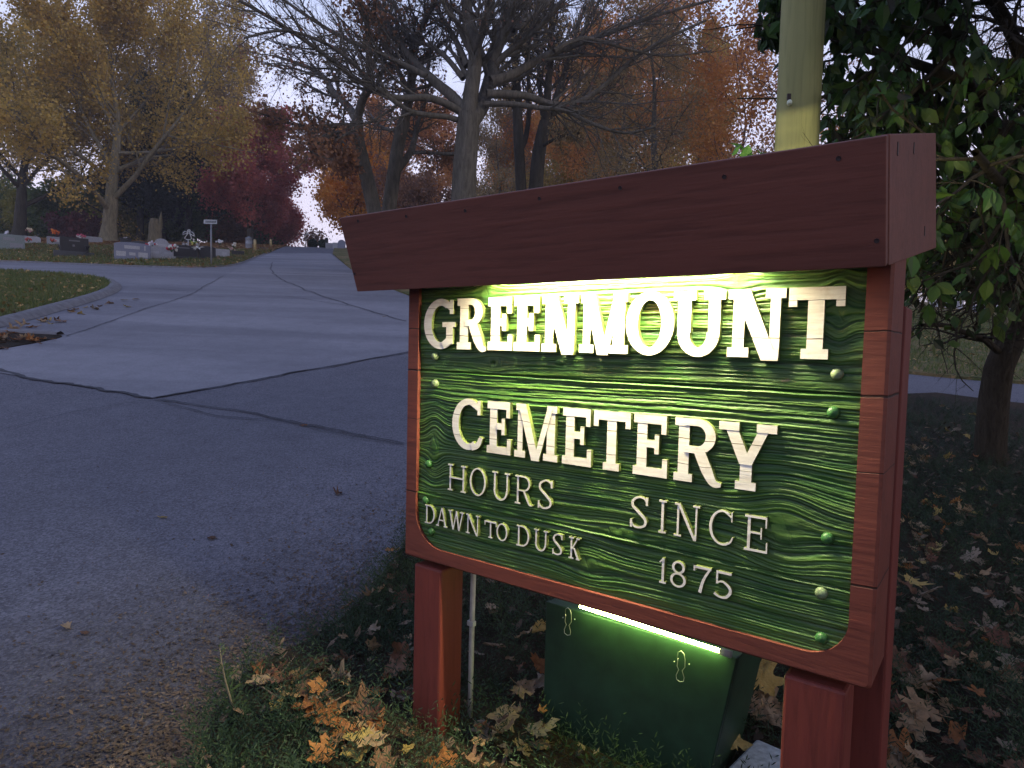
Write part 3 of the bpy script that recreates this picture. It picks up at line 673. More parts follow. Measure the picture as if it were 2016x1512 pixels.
# utility pole
pd = 3.0; a0, a1 = at(1582, 0, pd), at(1568, 290, pd); pr_ = (1622 - 1543) / FPX * pd / 2
M['pole'] = redwood('weathered_pole', (.27, .27, .10), (1, 1, .05), (), .8)
pb = Vector((a1.x, a1.y, 0)); lean = (a0 - a1) / (a0.z - a1.z)
pole = thing('utility_pole', 'round weathered wooden pole rising behind the sign, lit yellow green', 'pole', pb)
bz = float(h(pb.x, pb.y))
def pp(z): return Vector((0, 0, z)) + lean * (z - a1.z) * 1.0 - Vector((0, 0, lean.z * (z - a1.z)))
MB().tube([pp(z) for z in np.linspace(bz - .2, 6.5, 12)], [pr_ * (1.03 - .006 * k) for k in range(12)], 28).build('shaft', M['pole'], pole, True)
q = at(1554, 213, pd) - pb; mb = MB()
d_ = (Vector((0, 0, CAMZ)) - (pb + q)).normalized(); side = d_.cross(Vector((0, 0, 1))).normalized()
qs = pp(q.z) + (q - pp(q.z)).dot(side) * side; off_ = math.sqrt(max(1e-4, pr_ ** 2 - (q - pp(q.z)).dot(side) ** 2)); qs = qs + Vector((d_.x, d_.y, 0)).normalized() * off_
mb.ball(qs, (.012, .012, .014), 10, 6); mb.tube([qs, qs + d_ * .03], .006, 8); mb.build('insulator_knob', plain('pale_knob', (.6, .65, .5), .3), pole, True)
mb = MB(); mb.box(qs.x - .012, qs.x + .012, qs.y - .004, qs.y + .004, qs.z + .012, qs.z + .038); mb.build('knob_bracket', M['screw'], pole)
q2 = pp(at(1566, 11, pd).z); mb = MB(); mb.ball(q2 + Vector((d_.x, d_.y, 0)).normalized() * pr_ * .99 + side * .01, (.007, .004, .007), 8, 5); mb.build('bolt', M['screw'], pole, True)
# ------------------------------------------------------------------ trees
class Tree:
    def __init__(s, seed): s.rg = np.random.default_rng(seed); s.B = {}; s.tips = []; s.mid = []
    def rec(s, part, pts, rad, k):
        s.B.setdefault((part, len(pts), k), []).append((np.asarray(pts), np.asarray(rad)))
    def grow(s, p, d, L, r, lv, P):
        rg = s.rg; n = P['n'][lv]; st = L / (n - 1); pts = [p]; dd = d / np.linalg.norm(d)
        for _ in range(n - 1):
            dd = dd + rg.normal(0, P['wig'][lv], 3) + np.array([0, 0, P['trop'][lv]]); dd /= np.linalg.norm(dd); pts.append(pts[-1] + dd * st)
        s.limb(np.array(pts), r, lv, P, L)
    def limb(s, pts, r, lv, P, L=None, r1=None, t0=None):
        rg = s.rg; n = len(pts)
        if L is None: L = float(np.linalg.norm(np.diff(pts, axis=0), axis=1).sum())
        t = np.linspace(0, 1, n); last = lv == P['max']
        rad = r + ((r1 if r1 is not None else r * P['taper'][lv]) - r) * t
        s.rec(0 if lv <= P.get('trunk_lv', 0) else 1, pts, rad, P['k'][lv])
        if last: s.tips.append(pts); return
        if lv >= P['max'] - 1: s.mid.append(pts)
        K = P['kids'][lv]; K = max(1, int(round(K * (L / P['Lref'][lv]) ** .7))) if 'Lref' in P else K
        ts = P['t0'][lv] if t0 is None else t0; gold = rg.random() * 6.28
        for q in range(K):
            u = ts + (1 - ts) * (q + rg.random() * .8) / K; u = min(u, 1); f = u * (n - 1); i0 = min(int(f), n - 2); w_ = f - i0
            p = pts[i0] * (1 - w_) + pts[i0 + 1] * w_; d = pts[i0 + 1] - pts[i0]; d = d / (np.linalg.norm(d) + 1e-9)
            gold += 2.4 + rg.normal(0, .4); a = P['ang'][lv] * (1 + rg.normal(0, .2)) * (1 - .25 * u)
            x = np.cross(d, [.13, .27, 1.0]); x /= np.linalg.norm(x) + 1e-9; y = np.cross(d, x)
            cd_ = d * math.cos(a) + (x * math.cos(gold) + y * math.sin(gold)) * math.sin(a)
            cl = L * P['rat'][lv] * (1 - .5 * u) * (.7 + .6 * rg.random())
            if 'Lmax' in P: cl = min(cl, P['Lmax'][lv])
            s.grow(p, cd_, cl, (rad[i0] * (1 - w_) + rad[i0 + 1] * w_) * P['rr'][lv], lv + 1, P)
    def wood(s, part):
        Vs, Fs, o = [], [], 0
        for (pt, n, k), L in s.B.items():
            if pt != part: continue
            P = np.array([a for a, _ in L]); Rr = np.array([b for _, b in L]); B_ = len(P)
            T = np.gradient(P, axis=1); T /= np.linalg.norm(T, axis=2, keepdims=True) + 1e-9
            ref = np.where(np.abs(T[:, :1, 2:3]) > .8, np.array([1., .2, 0]), np.array([.1, .2, 1.])); ref = np.broadcast_to(ref, T.shape)
            U = np.cross(T, ref); U /= np.linalg.norm(U, axis=2, keepdims=True) + 1e-9; W_ = np.cross(T, U)
            a = np.arange(k) * 2 * np.pi / k
            V = P[:, :, None] + (U[:, :, None] * np.cos(a)[:, None] + W_[:, :, None] * np.sin(a)[:, None]) * Rr[:, :, None, None]
            idx = np.arange(B_ * n * k).reshape(B_, n, k); A = idx[:, :-1]; Bq = idx[:, 1:]
            F = np.stack([A, np.roll(A, -1, 2), np.roll(Bq, -1, 2), Bq], -1).reshape(-1, 4)
            Vs.append(V.reshape(-1, 3)); Fs.append(F + o); o += B_ * n * k
        return (np.concatenate(Vs), np.concatenate(Fs)) if Vs else None
    def leaves(s, per, size, spread, droop=.3, src=None, keep=None, shape='diamond'):
        rg = s.rg; A = src if src is not None else s.tips
        P = []
        for pts in A:
            m_ = rg.poisson(per)
            if m_ == 0: continue
            u = rg.random(m_) * (len(pts) - 1); i = np.minimum(u.astype(int), len(pts) - 2); w_ = (u - i)[:, None]
            P.append(pts[i] * (1 - w_) + pts[i + 1] * w_)
        if not P: return None
        P = np.concatenate(P)
        if keep is not None: P = P[keep(P)]
        N = len(P); P = P + rg.normal(0, spread, (N, 3))
        return leafquads(P, size, rg, droop)
def leafquads(P, size, rg, droop=.3):
    N = len(P); d = rg.normal(0, 1, (N, 3)); d[:, 2] -= droop * 2; d /= np.linalg.norm(d, axis=1)[:, None]
    u = np.cross(d, rg.normal(0, 1, (N, 3))); u /= np.linalg.norm(u, axis=1)[:, None] + 1e-9; nn = np.cross(d, u)
    sz = (size * (.6 + .8 * rg.random(N)))[:, None]
    V = np.stack([P, P + d * sz * .5 + u * sz * .42 + nn * sz * .12, P + d * sz, P + d * sz * .5 - u * sz * .42 + nn * sz * .12], 1).reshape(-1, 3)
    return V, np.arange(4 * N).reshape(N, 4), np.repeat(rg.random(N), 4)
def leafobj(name, VFt, mat, parent):
    V, F, t = VFt; me = mesh(name, V, F); a = me.attributes.new('tint', 'FLOAT', 'POINT'); a.data.foreach_set('value', t.astype(np.float32)); return link(name, me, mat, parent)
BARK = {'grey': barkmat('grey_bark', (.115, .10, .085)), 'dark': barkmat('dark_bark', (.06, .052, .045)), 'pale': barkmat('pale_bark', (.20, .175, .13))}
def tree(name, label, base, T, leafsets, bark='grey', group=None, cat='tree'):
    """leafsets: list of (V, F, tint), material; vertices are world coordinates"""
    t = thing(name, label, cat, base, 0, group); b = np.array(base)
    for part, nm in ((0, 'trunk'), (1, 'branches')):
        w_ = T.wood(part)
        if w_ is not None: link(nm, mesh(nm, w_[0] - b, w_[1], True), BARK[bark], t)
    for L, mt in leafsets:
        if L is not None: leafobj('crown', (L[0] - b, L[1], L[2]), mt, t)
    return t
def gbase(px, y):
    x = (px - CX) / FPX * y; 
    for _ in range(3):
        z = float(h(x, y)); qx = proj((x, y, z))[0]; x += (px - qx) / FPX * y
    return np.array([x, y, float(h(x, y))])
def path(pix, y, dys=None):               # pixel polyline at distance y (+ offsets) -> smooth 3-d polyline
    P = [np.array(at(a, b_, y + (dys[k] if dys else 0))) for k, (a, b_) in enumerate(pix)]
    out = []; n = len(P)
    for q in range(n - 1):
        p0, p1, p2, p3 = P[max(q - 1, 0)], P[q], P[q + 1], P[min(q + 2, n - 1)]
        for t in np.linspace(0, 1, 5)[:(5 if q == n - 2 else 4)]:
            out.append(.5 * ((2 * p1) + (p2 - p0) * t + (2 * p0 - 5 * p1 + 4 * p2 - p3) * t * t + (3 * p1 - p0 - 3 * p2 + p3) * t ** 3))
    return np.array(out)
# generic parameter sets: level 0 trunk, 1 limbs, 2 boughs, 3 twigs
PM = dict(max=3, n=[10, 7, 5, 4], wig=[.04, .10, .14, .2], trop=[.02, .05, .04, .0], taper=[.35, .25, .3, .4], k=[9, 5, 4, 3], kids=[17, 11, 8, 0], t0=[.22, .2, .15, 0],
          ang=[.95, .75, .75, .6], rat=[.62, .5, .45, .4], rr=[.5, .5, .5, .5])
def maple(name, label, px, y, top, width, cols, seed, bark='grey', dens=7, size=.22, lean=0, group=None, t0=.22, ang=.95, matname=None, extra=None, trunk_px=None, spread=.35, P=PM, up=.05, trans=.35, dz=0):
    """broad-crowned tree: top = photo row of the crown's top, width = crown width in photo pixels"""
    b = gbase(px, y); b[2] += dz; tp = np.array(at(px + lean, top, y)); H = tp[2] - b[2]; r = (trunk_px or 26) / 2 / FPX * y
    T = Tree(seed); Q = dict(P); Q['t0'] = [t0] + P['t0'][1:]; Q['ang'] = [ang] + P['ang'][1:]; Q['trop'] = [P['trop'][0], up] + P['trop'][2:]
    Wm = width / FPX * y
    Q['rat'] = [Wm * .5 / H / .75] + P['rat'][1:]
    rg = T.rg; n = 11; ts = np.linspace(0, 1, n)[:, None]
    pts = b + (tp - b) * ts * np.array([1, 1, .97]) + np.cumsum(rg.normal(0, .012 * H, (n, 3)) * [1, 1, 0], 0) * np.linspace(0, 1, n)[:, None]
    rad0 = r; s_ = pts.copy()
    T.limb(s_, rad0, 0, Q, L=H, r1=r * .12)
    fl = b + (pts[1] - b) * np.linspace(0, .8, 5)[:, None]; T.rec(0, np.vstack([fl[:1] - [0, 0, .3], fl]), r * np.array([1.75, 1.5, 1.22, 1.1, 1.03, 1.0]), 9)
    Ls = [(T.leaves(dens * 2.6, size * .8, spread), cols)]
    return tree(name, label, tuple(b), T, Ls, bark, group)
YEL = leafmat('yellow_maple_leaves', [(.22, .18, .065), (.42, .31, .085), (.60, .41, .10), (.70, .46, .10)], .4, scale=.35)
YGR = leafmat('olive_yellow_leaves', [(.20, .19, .075), (.38, .30, .09), (.56, .40, .10), (.66, .42, .10)], .4, scale=.35)
BRN = leafmat('brown_leaves', [(.20, .16, .085), (.36, .26, .12), (.48, .32, .13)], .35, scale=.35)
RED_ = leafmat('dark_red_leaves', [(.34, .10, .10), (.56, .17, .14), (.64, .25, .17)], .5, scale=.4)
ORG = leafmat('orange_leaves', [(.50, .22, .045), (.80, .38, .06), (.85, .46, .09)], .55, scale=.5)
RUS = leafmat('russet_leaves', [(.40, .18, .065), (.64, .30, .085), (.75, .42, .12)], .5, scale=.5)
RBR = leafmat('brown_red_leaves', [(.14, .075, .05), (.28, .14, .075), (.40, .21, .09)], .35, scale=.5)
GRN = leafmat('green_shrub_leaves', [(.06, .11, .04), (.12, .19, .06), (.22, .26, .07)], .4, scale=.6)
YSH = leafmat('yellow_shrub_leaves', [(.14, .16, .04), (.28, .27, .055), (.42, .36, .07)], .35, scale=.6)
PUR = leafmat('purple_shrub_leaves', [(.09, .04, .05), (.18, .07, .08), (.30, .09, .10)], .35, scale=.6)
DKG = leafmat('dark_needles', [(.022, .034, .026), (.04, .055, .038), (.06, .075, .05)], .25, scale=.6)
PNK = leafmat('pink_brown_leaves', [(.16, .08, .07), (.30, .15, .10), (.38, .2, .1)], .4, scale=.5)

# ---- yellow and brown trees on the slope across the street
maple('maple_tree', 'broad golden yellow maple with a pale flared trunk behind the headstones', 213, 46, 100, 530, YEL, 11, 'pale', dens=16, trunk_px=28, lean=25, ang=1.0, up=.03, t0=.15)
maple('maple_tree', 'olive yellow maple with a dark trunk at the far left of the graves', 38, 50, 185, 420, YGR, 12, 'dark', dens=12, trunk_px=24, lean=10)
maple('maple_tree', 'tall brownish tree standing higher than the golden maple behind it', 300, 62, -30, 380, BRN, 13, 'grey', dens=8, trunk_px=18, lean=20, t0=.35)
maple('maple_tree', 'thin grey green tree behind the olive yellow maple', -25, 66, 55, 210, BRN, 14, 'grey', dens=4, trunk_px=14)
maple('maple_tree', 'olive brown tree between the golden maple and the dark red tree', 425, 64, 120, 200, BRN, 15, 'grey', dens=9, trunk_px=14, t0=.25)
maple('maple_tree', 'dark red maple beside the road with a slim grey trunk', 492, 55, 268, 195, RED_, 16, 'grey', dens=11, trunk_px=14, lean=-5, t0=.14, size=.24)
maple('maple_tree', 'small rusty red tree farther up the left side of the road', 543, 62, 400, 95, RED_, 17, 'grey', dens=10, trunk_px=8, t0=.06)
maple('maple_tree', 'small dark green tree beside the rusty red tree', 520, 62, 425, 80, GRN, 18, 'grey', dens=12, trunk_px=6, t0=.05)
PC = dict(PM); PC['kids'] = [40, 10, 7, 0]; PC['rr'] = [.28, .5, .5, .5]; PC['trop'] = [0, -.03, -.03, -.05]
def conifer(label, px, y, top, width, seed, tp):
    return maple('conifer_tree', label, px, y, top, width, DKG, seed, 'dark', dens=5, size=.24, t0=.27, ang=1.45, P=PC, up=-.03, trunk_px=tp, spread=.2)
conifer('dark evergreen behind the golden maple, nearest its trunk', 275, 56, 190, 120, 21, 15)
conifer('tallest dark evergreen in the middle of the dark clump', 322, 58, 160, 150, 22, 13)
conifer('dark evergreen at the road end of the dark clump', 372, 57, 230, 130, 23, 15)
sb = gbase(305, 50); T = Tree(24); T.rec(0, sb + np.array([[0, 0, -.3], [.03, 0, .6], [-.02, 0, 1.3], [.02, .02, 1.75]]), [.55, .45, .4, .3], 10); T.rec(0, sb + np.array([[.3, 0, .9], [.42, 0, 1.5], [.5, 0, 2.3]]), [.2, .16, .03], 6)
tree('tree_stump', 'pale split broken trunk standing among the dark evergreens', tuple(sb), T, [], 'pale', cat='stump')
def shrub(label, px, y, top, width, mat, seed, name='shrub', dens=8, size=.17, dz=0):
    b = gbase(px, y); b[2] += dz; r = width / 2 / FPX * y; H = at(px, top, y).z - b[2]; T = Tree(seed); rg = T.rg
    Q = dict(max=2, n=[5, 4, 3], wig=[.12, .18, .2], trop=[.05, .03, 0], taper=[.3, .3, .4], k=[5, 4, 3], kids=[9, 7, 0], t0=[.15, .1, 0], ang=[.7, .7, .6], rat=[.5, .5, .4], rr=[.5, .5, .5], trunk_lv=0)
    for q in range(14):
        a = rg.random() * 6.28; d = np.array([math.cos(a) * r * rg.random(), math.sin(a) * r * rg.random(), H * (.5 + .4 * rg.random())]); T.grow(b + np.array([d[0] * .25, d[1] * .25, -.05]), d, np.linalg.norm(d), .035, 0, Q)
    return tree(name, label, tuple(b), T, [(T.leaves(dens * 1.6, size * 1.15, .2), mat)], 'dark', cat='shrub')
for a in (('yellow green shrub beneath the olive yellow maple', 62, 57, 405, 90, YSH, 31), ('green shrub left of the purple shrub', 108, 56, 395, 100, GRN, 32), ('dark purple shrub behind the black headstone with two vases', 152, 53, 425, 72, PUR, 33),
          ('green shrub behind the trunk of the golden maple', 192, 57, 392, 80, GRN, 34), ('bright yellow green shrub right of the golden maple trunk', 247, 57, 415, 64, YSH, 35), ('olive shrub left of the broken trunk', 288, 60, 412, 50, YSH, 36),
          ('green shrub behind the wire angel', 350, 60, 410, 80, GRN, 37), ('dull green shrub behind the street name sign', 415, 60, 405, 90, GRN, 38), ('low brown shrub beneath the dark red maple', 455, 60, 440, 70, RBR, 39), ('dark shrub at the left edge of the graveyard', 8, 57, 410, 80, GRN, 40)): shrub(a[0], a[1], a[2], a[3] - (0 if a[5] is PUR else 48), a[4] * (.85 if a[5] is PUR else 1.4), a[5], a[6], dens=13)
# ---- right of the road
maple('maple_tree', 'bright orange maple at the right edge of the road', 690, 52, 300, 165, ORG, 41, 'grey', dens=9, trunk_px=12, t0=.06, size=.24)
maple('maple_tree', 'russet tree behind the pair of leaning trunks', 760, 60, 245, 190, RUS, 42, 'grey', dens=8, trunk_px=12, t0=.06)
maple('maple_tree', 'russet tree close behind the big bare tree', 865, 62, 235, 170, RUS, 43, 'grey', dens=8, trunk_px=12, t0=.06)
shrub('low brown red bush at the foot of the leaning trunks', 800, 50, 345, 170, RBR, 44, dens=9)
shrub('pale twiggy brush right of the big bare trunk', 985, 44, 330, 120, BRN, 45, dens=4, size=.12)
maple('maple_tree', 'pale thin tree behind the gap right of the big bare trunk', 985, 54, 215, 170, BRN, 54, 'grey', dens=3.5, trunk_px=8, t0=.08, size=.18)
maple('maple_tree', 'thin yellowish tree between the tall paired trunks', 1130, 52, 230, 190, YGR, 46, 'grey', dens=6, trunk_px=10, t0=.1)
PT = dict(PM); PT['kids'] = [24, 9, 7, 0]; PT['rr'] = [.34, .5, .5, .5]
maple('larch_tree', 'conical brown larch with drooping limbs above the middle of the hood', 1290, 34, 40, 340, BRN, 47, 'grey', dens=6, trunk_px=22, ang=1.25, up=-.035, P=PT, t0=.10, size=.13, lean=25)
maple('maple_tree', 'orange brown tree behind the brown larch', 1215, 46, 70, 360, RUS, 48, 'grey', dens=10, trunk_px=14, t0=.15, size=.2)
maple('maple_tree', 'golden orange tree low behind the brown larch', 1225, 50, 225, 260, YEL, 49, 'grey', dens=12, trunk_px=10, t0=.06, size=.2)
maple('maple_tree', 'orange tree low between the slender trunks', 1010, 58, 265, 150, ORG, 55, 'grey', dens=8, trunk_px=8, t0=.06)
maple('maple_tree', 'rusty orange tree right of the forked dark trunk', 1120, 56, 120, 230, RUS, 56, 'grey', dens=8, trunk_px=9, t0=.1)
maple('maple_tree', 'tall golden tree filling the gap right of the brown larch', 1370, 48, 100, 250, YEL, 57, 'grey', dens=6, trunk_px=9, t0=.1)
maple('maple_tree', 'small round orange tree left of the utility pole', 1408, 50, 258, 90, ORG, 50, 'grey', dens=11, trunk_px=7, t0=.06, size=.2)
maple('maple_tree', 'thin orange leaved tree directly left of the utility pole', 1475, 32, 70, 330, RUS, 51, 'grey', dens=4, trunk_px=10, t0=.12, size=.17)
maple('maple_tree', 'pinkish brown sparse tree behind the utility pole', 1570, 28, -60, 300, PNK, 52, 'grey', dens=1.2, trunk_px=12, t0=.2, size=.12)
maple('maple_tree', 'bare twiggy tree at the top right beyond the dogwood', 1975, 27, -20, 330, PNK, 53, 'grey', dens=.7, trunk_px=12, t0=.2, size=.09)
for k, (px, y, top, wd, mt, lab) in enumerate([(1800, 62, 470, 150, YEL, 'golden tree in the far right distance nearest the sign'), (1905, 66, 440, 150, YGR, 'olive tree in the far right distance behind the dogwood'), (2015, 60, 430, 170, YEL, 'golden tree in the far right distance at the edge of view')]):
    maple('maple_tree', lab, px, y, top, wd, mt, 60 + k, 'grey', dens=8, trunk_px=8, t0=.08)
# ---- the bare trees near the road, limbs drawn out one by one
PB = dict(max=4, n=[10, 8, 6, 5, 4], wig=[.05, .09, .13, .17, .2], trop=[.02, .035, .03, .02, 0], taper=[.35, .3, .3, .35, .4], k=[10, 7, 5, 4, 3], kids=[8, 19, 9, 6, 0], t0=[.4, .12, .12, .1, 0],
          ang=[.8, .72, .72, .7, .6], rat=[.5, .42, .48, .45, .4], rr=[.5, .45, .5, .55, .5], trunk_lv=1, Lmax=[9, 4.2, 2.4, 1.2, 1])
def bare(name, label, y, limbs, seed, bark, leafset, Q=PB, base_px=None, dep=3.0):
    """limbs: (level, pixel polyline, start radius px, end radius px, number of side branches start)"""
    T = Tree(seed); rg = T.rg; b = gbase(base_px, y)
    for lv, pix, r0, r1, t0 in limbs:
        n = len(pix); drift = rg.normal(0, dep) if lv else 0
        dys = [drift * (k / max(1, n - 1)) ** 1.2 for k in range(n)]
        P = path(pix, y, dys)
        if lv == 0: P = np.vstack([[b + [0, 0, -.3]], [b + (P[0] - b) * .25], [b + (P[0] - b) * .6], P])
        if lv == 0 and t0 > 1: T.rec(0, P, (r0 + (r1 - r0) * np.linspace(0, 1, len(P))) / FPX * y, 10); continue
        T.limb(P, r0 / FPX * y, 1 if lv < 2 else lv, Q, r1=r1 / FPX * y, t0=t0)
    P0 = path(limbs[0][1], y); v = P0[0] - b
    T.rec(0, np.array([b - [0, 0, .3], b + v * .1, b + v * .3, b + v * .6]), np.array([1.7, 1.4, 1.15, 1.02]) * limbs[0][2] / FPX * y, 10)
    ls = []
    if leafset: per, size, mt = leafset; ls = [(T.leaves(per, size, .12), mt)]
    return tree(name, label, tuple(b), T, ls, bark)
bare('bare_tree', 'largest bare tree with a thick grey trunk rising above the fascia', 22, [
    (0, [(912, 395), (915, 330), (920, 270), (924, 225)], 25, 22, 2),
    (1, [(922, 235), (926, 190), (935, 120), (926, 60), (917, 0), (905, -110), (890, -240)], 17, 7, .2),
    (1, [(928, 240), (950, 205), (962, 165), (974, 110), (992, 40), (1010, -60), (1030, -200)], 17, 6, .3),
    (1, [(972, 120), (988, 80), (1004, 40), (1022, -10), (1050, -90)], 9, 4, .3),
    (1, [(918, 222), (890, 190), (860, 165), (830, 138), (802, 108), (778, 70), (750, 20), (722, -40), (690, -120)], 12, 4, .25),
    (1, [(915, 225), (880, 205), (840, 192), (780, 193), (740, 178), (690, 148), (640, 108), (598, 78), (540, 40), (470, 0)], 8, 2.5, .25),
    (1, [(912, 240), (880, 230), (840, 226), (800, 215), (740, 170), (690, 120), (640, 85), (560, 60), (480, 75)], 6, 2, .3),
    (1, [(958, 185), (1000, 186), (1040, 190), (1085, 205), (1130, 203), (1180, 176), (1240, 122), (1300, 82), (1390, 40)], 9, 2.5, .3),
    (1, [(966, 160), (1010, 146), (1070, 112), (1140, 85), (1210, 60), (1300, 28), (1400, 0)], 10, 2.5, .25),
    (1, [(975, 125), (1010, 95), (1055, 60), (1100, 10), (1160, -50)], 7, 2.5, .2),
    (1, [(955, 205), (1010, 205), (1060, 212), (1110, 218), (1170, 245), (1230, 262), (1290, 250)], 6, 2, .35),
    (1, [(920, 130), (895, 75), (868, 30), (842, -30), (820, -110)], 7, 2.5, .2),
    (1, [(912, 155), (880, 115), (850, 92), (810, 75), (770, 30), (740, -30)], 6, 2, .2),
    (1, [(932, 110), (950, 50), (962, 0), (970, -80)], 6, 2, .2),
    (1, [(840, 150), (780, 120), (720, 95), (650, 60), (580, 15), (520, -30)], 6, 2, .15),
    (1, [(1010, 60), (1060, 20), (1120, -30), (1190, -80)], 6, 2, .15),
    (1, [(1090, 100), (1150, 75), (1230, 95), (1310, 110), (1400, 100)], 5, 1.5, .15),
    (2, [(898, 303), (868, 302), (840, 300), (815, 302)], 4, 1.5, .3)], 71, 'grey', (.035, .11, PNK), base_px=910)
bare('leaning_tree', 'left one of the pair of leaning trunks, forking into crooked grey limbs', 24, [
    (0, [(737, 415), (727, 370), (716, 325), (705, 280), (702, 240)], 15, 13, 2),
    (1, [(702, 245), (712, 200), (727, 165), (726, 104), (722, 45), (708, 10), (690, -60)], 9, 3, .2),
    (1, [(703, 240), (684, 208), (654, 178), (638, 152), (600, 130), (540, 110)], 9, 3, .2),
    (1, [(706, 290), (692, 272), (672, 262), (645, 266), (621, 282), (612, 300)], 7, 2.5, .25),
    (1, [(702, 250), (662, 247), (620, 250), (570, 242), (520, 225)], 6, 2, .2),
    (1, [(704, 225), (720, 190), (745, 160), (760, 110), (765, 50), (780, -20)], 6, 2, .2),
    (1, [(715, 320), (690, 330), (660, 300)], 3, 1, .3)], 72, 'grey', (.9, .13, RBR), base_px=748)
bare('leaning_tree', 'right one of the pair of leaning trunks, nearer the big bare tree', 25, [
    (0, [(767, 405), (775, 345), (784, 285), (796, 238)], 15, 12, 2),
    (1, [(796, 240), (808, 178), (813, 119), (822, 74), (838, 38), (855, 5), (880, -60)], 10, 3, .2),
    (1, [(783, 335), (808, 301), (816, 275), (821, 250), (835, 200), (850, 150)], 8, 2.5, .35),
    (1, [(814, 300), (840, 300), (868, 303), (893, 304)], 4, 2, .4),
    (1, [(793, 248), (768, 256), (742, 243), (730, 225)], 5, 2, .3),
    (1, [(808, 190), (790, 150), (770, 110), (760, 60), (740, 0)], 6, 2, .2)], 73, 'grey', (.45, .12, RBR), base_px=755)
bare('slender_tree', 'slender dark trunk just right of the big bare tree', 30, [
    (0, [(1026, 372), (1022, 297), (1018, 208), (1015, 150)], 11, 9, 2),
    (1, [(1015, 160), (1013, 90), (1011, 30), (1008, -50)], 8, 3, .15), (1, [(1022, 300), (1035, 270), (1042, 208), (1038, 120), (1034, 30), (1030, -60)], 6, 2.5, .3),
    (1, [(1018, 225), (1000, 190), (985, 150), (970, 110)], 4, 1.5, .2), (1, [(1016, 170), (1040, 130), (1055, 80), (1065, 20)], 4, 1.5, .2)], 74, 'dark', (.7, .13, BRN), base_px=1028)
bare('slender_tree', 'forked dark trunk left of the brown larch', 30, [
    (0, [(1055, 370), (1061, 300), (1074, 240)], 15, 12, 2),
    (1, [(1074, 245), (1080, 150), (1085, 60), (1090, -50)], 9, 3, .2), (1, [(1076, 245), (1100, 178), (1127, 104), (1152, 55), (1185, -10)], 8, 2.5, .2),
    (1, [(1072, 250), (1063, 180), (1058, 90), (1052, 0)], 6, 2, .25), (1, [(1085, 225), (1130, 210), (1180, 190), (1230, 150)], 5, 1.5, .2), (1, [(1064, 290), (1100, 270), (1140, 262)], 4, 1.5, .3)], 75, 'dark', (.7, .13, BRN), base_px=1050)

# ------------------------------------------------------------------ graveyard
GR = {'grey': granite('grey_granite', (.27, .28, .31)), 'pale': granite('pale_granite', (.38, .39, .42)), 'green': granite('green_grey_granite', (.21, .26, .26)), 'black': granite('black_granite', (.016, .016, .02), .3),
      'dark': granite('dark_granite', (.055, .06, .07)), 'white': granite('white_marble', (.62, .62, .66)), 'panel': granite('honed_panel', (.46, .47, .50)), 'blue': granite('blue_grey_granite', (.22, .24, .32)), 'carve': granite('carved_grey', (.14, .14, .15))}
def gy(px, py, lo=20, hi=50):
    y = gp(px, py, 52).y; return min(max(y, lo), hi)
def headstone(label, x0, x1, yt, yb, mat, top='flat', base=None, y=None, panels=(), dep=.22, pm='panel', rz=0):
    """pixel extents of the upright stone; base = (x0, x1, row of its foot)"""
    yy = y or gy((x0 + x1) / 2, base[2] if base else yb); k = yy / FPX; xc = (x0 + x1) / 2; b = gbase(xc, yy)
    t = thing('headstone', label, 'headstone', tuple(b), -math.atan2(b[0], b[1]) + rz, 'headstones in the cemetery')
    W_ = (x1 - x0) * k / 2; zb_ = max(0.0, (base[2] - yb) * k) if base else -.05; H = (yb - yt) * k + zb_
    if top == 'flat': pr_ = [(-W_, zb_), (W_, zb_), (W_, H), (-W_, H)]
    elif top == 'arch': pr_ = [(-W_, zb_), (W_, zb_)] + [(W_ * math.cos(a), H - .09 + (.09) * math.sin(a)) for a in np.linspace(0, math.pi, 11)]
    elif top == 'round': pr_ = [(-W_, zb_), (W_, zb_)] + [(W_ * math.cos(a), H - W_ + W_ * math.sin(a)) for a in np.linspace(0, math.pi, 15)]
    elif top == 'serp': pr_ = [(-W_, zb_), (W_, zb_), (W_, H - .20), (W_ * .62, H - .18)] + [(W_ * .55 * math.cos(a), H - .17 + .17 * math.sin(a)) for a in np.linspace(.15, math.pi - .15, 9)] + [(-W_ * .62, H - .18), (-W_, H - .20)]
    elif top == 'bevel': pr_ = [(-W_, zb_), (W_, zb_), (W_, H - .07), (W_ * .8, H), (-W_ * .8, H), (-W_, H - .07)]
    MB().prism(pr_, -dep / 2, dep / 2).build('stone', GR[mat], t, bevel=.015)
    if base:
        c = ((base[0] + base[1]) / 2 - xc) * k; bw = (base[1] - base[0]) * k / 2
        MB().box(c - bw, c + bw, -dep / 2 - .1, dep / 2 + .1, -.06, zb_ - .003).build('base', GR['dark' if mat == 'black' else mat], t, bevel=.012)
    for a0, a1, c0, c1 in panels:
        MB().box(-W_ + 2 * W_ * a0, -W_ + 2 * W_ * a1, -dep / 2 - .006, -dep / 2 + .01, zb_ + (H - zb_) * c0, zb_ + (H - zb_) * c1).build('inscription_panel', GR[pm], t)
    t['H'] = H; del t['H']
    return yy, b, H
FL = {}
def flower_mat(c):
    if c not in FL: FL[c] = plain('flower_' + str(len(FL)), c, .6, .35, 40)
    return FL[c]
LEAFM = plain('flower_leaf', (.04, .09, .03), .6, .3)
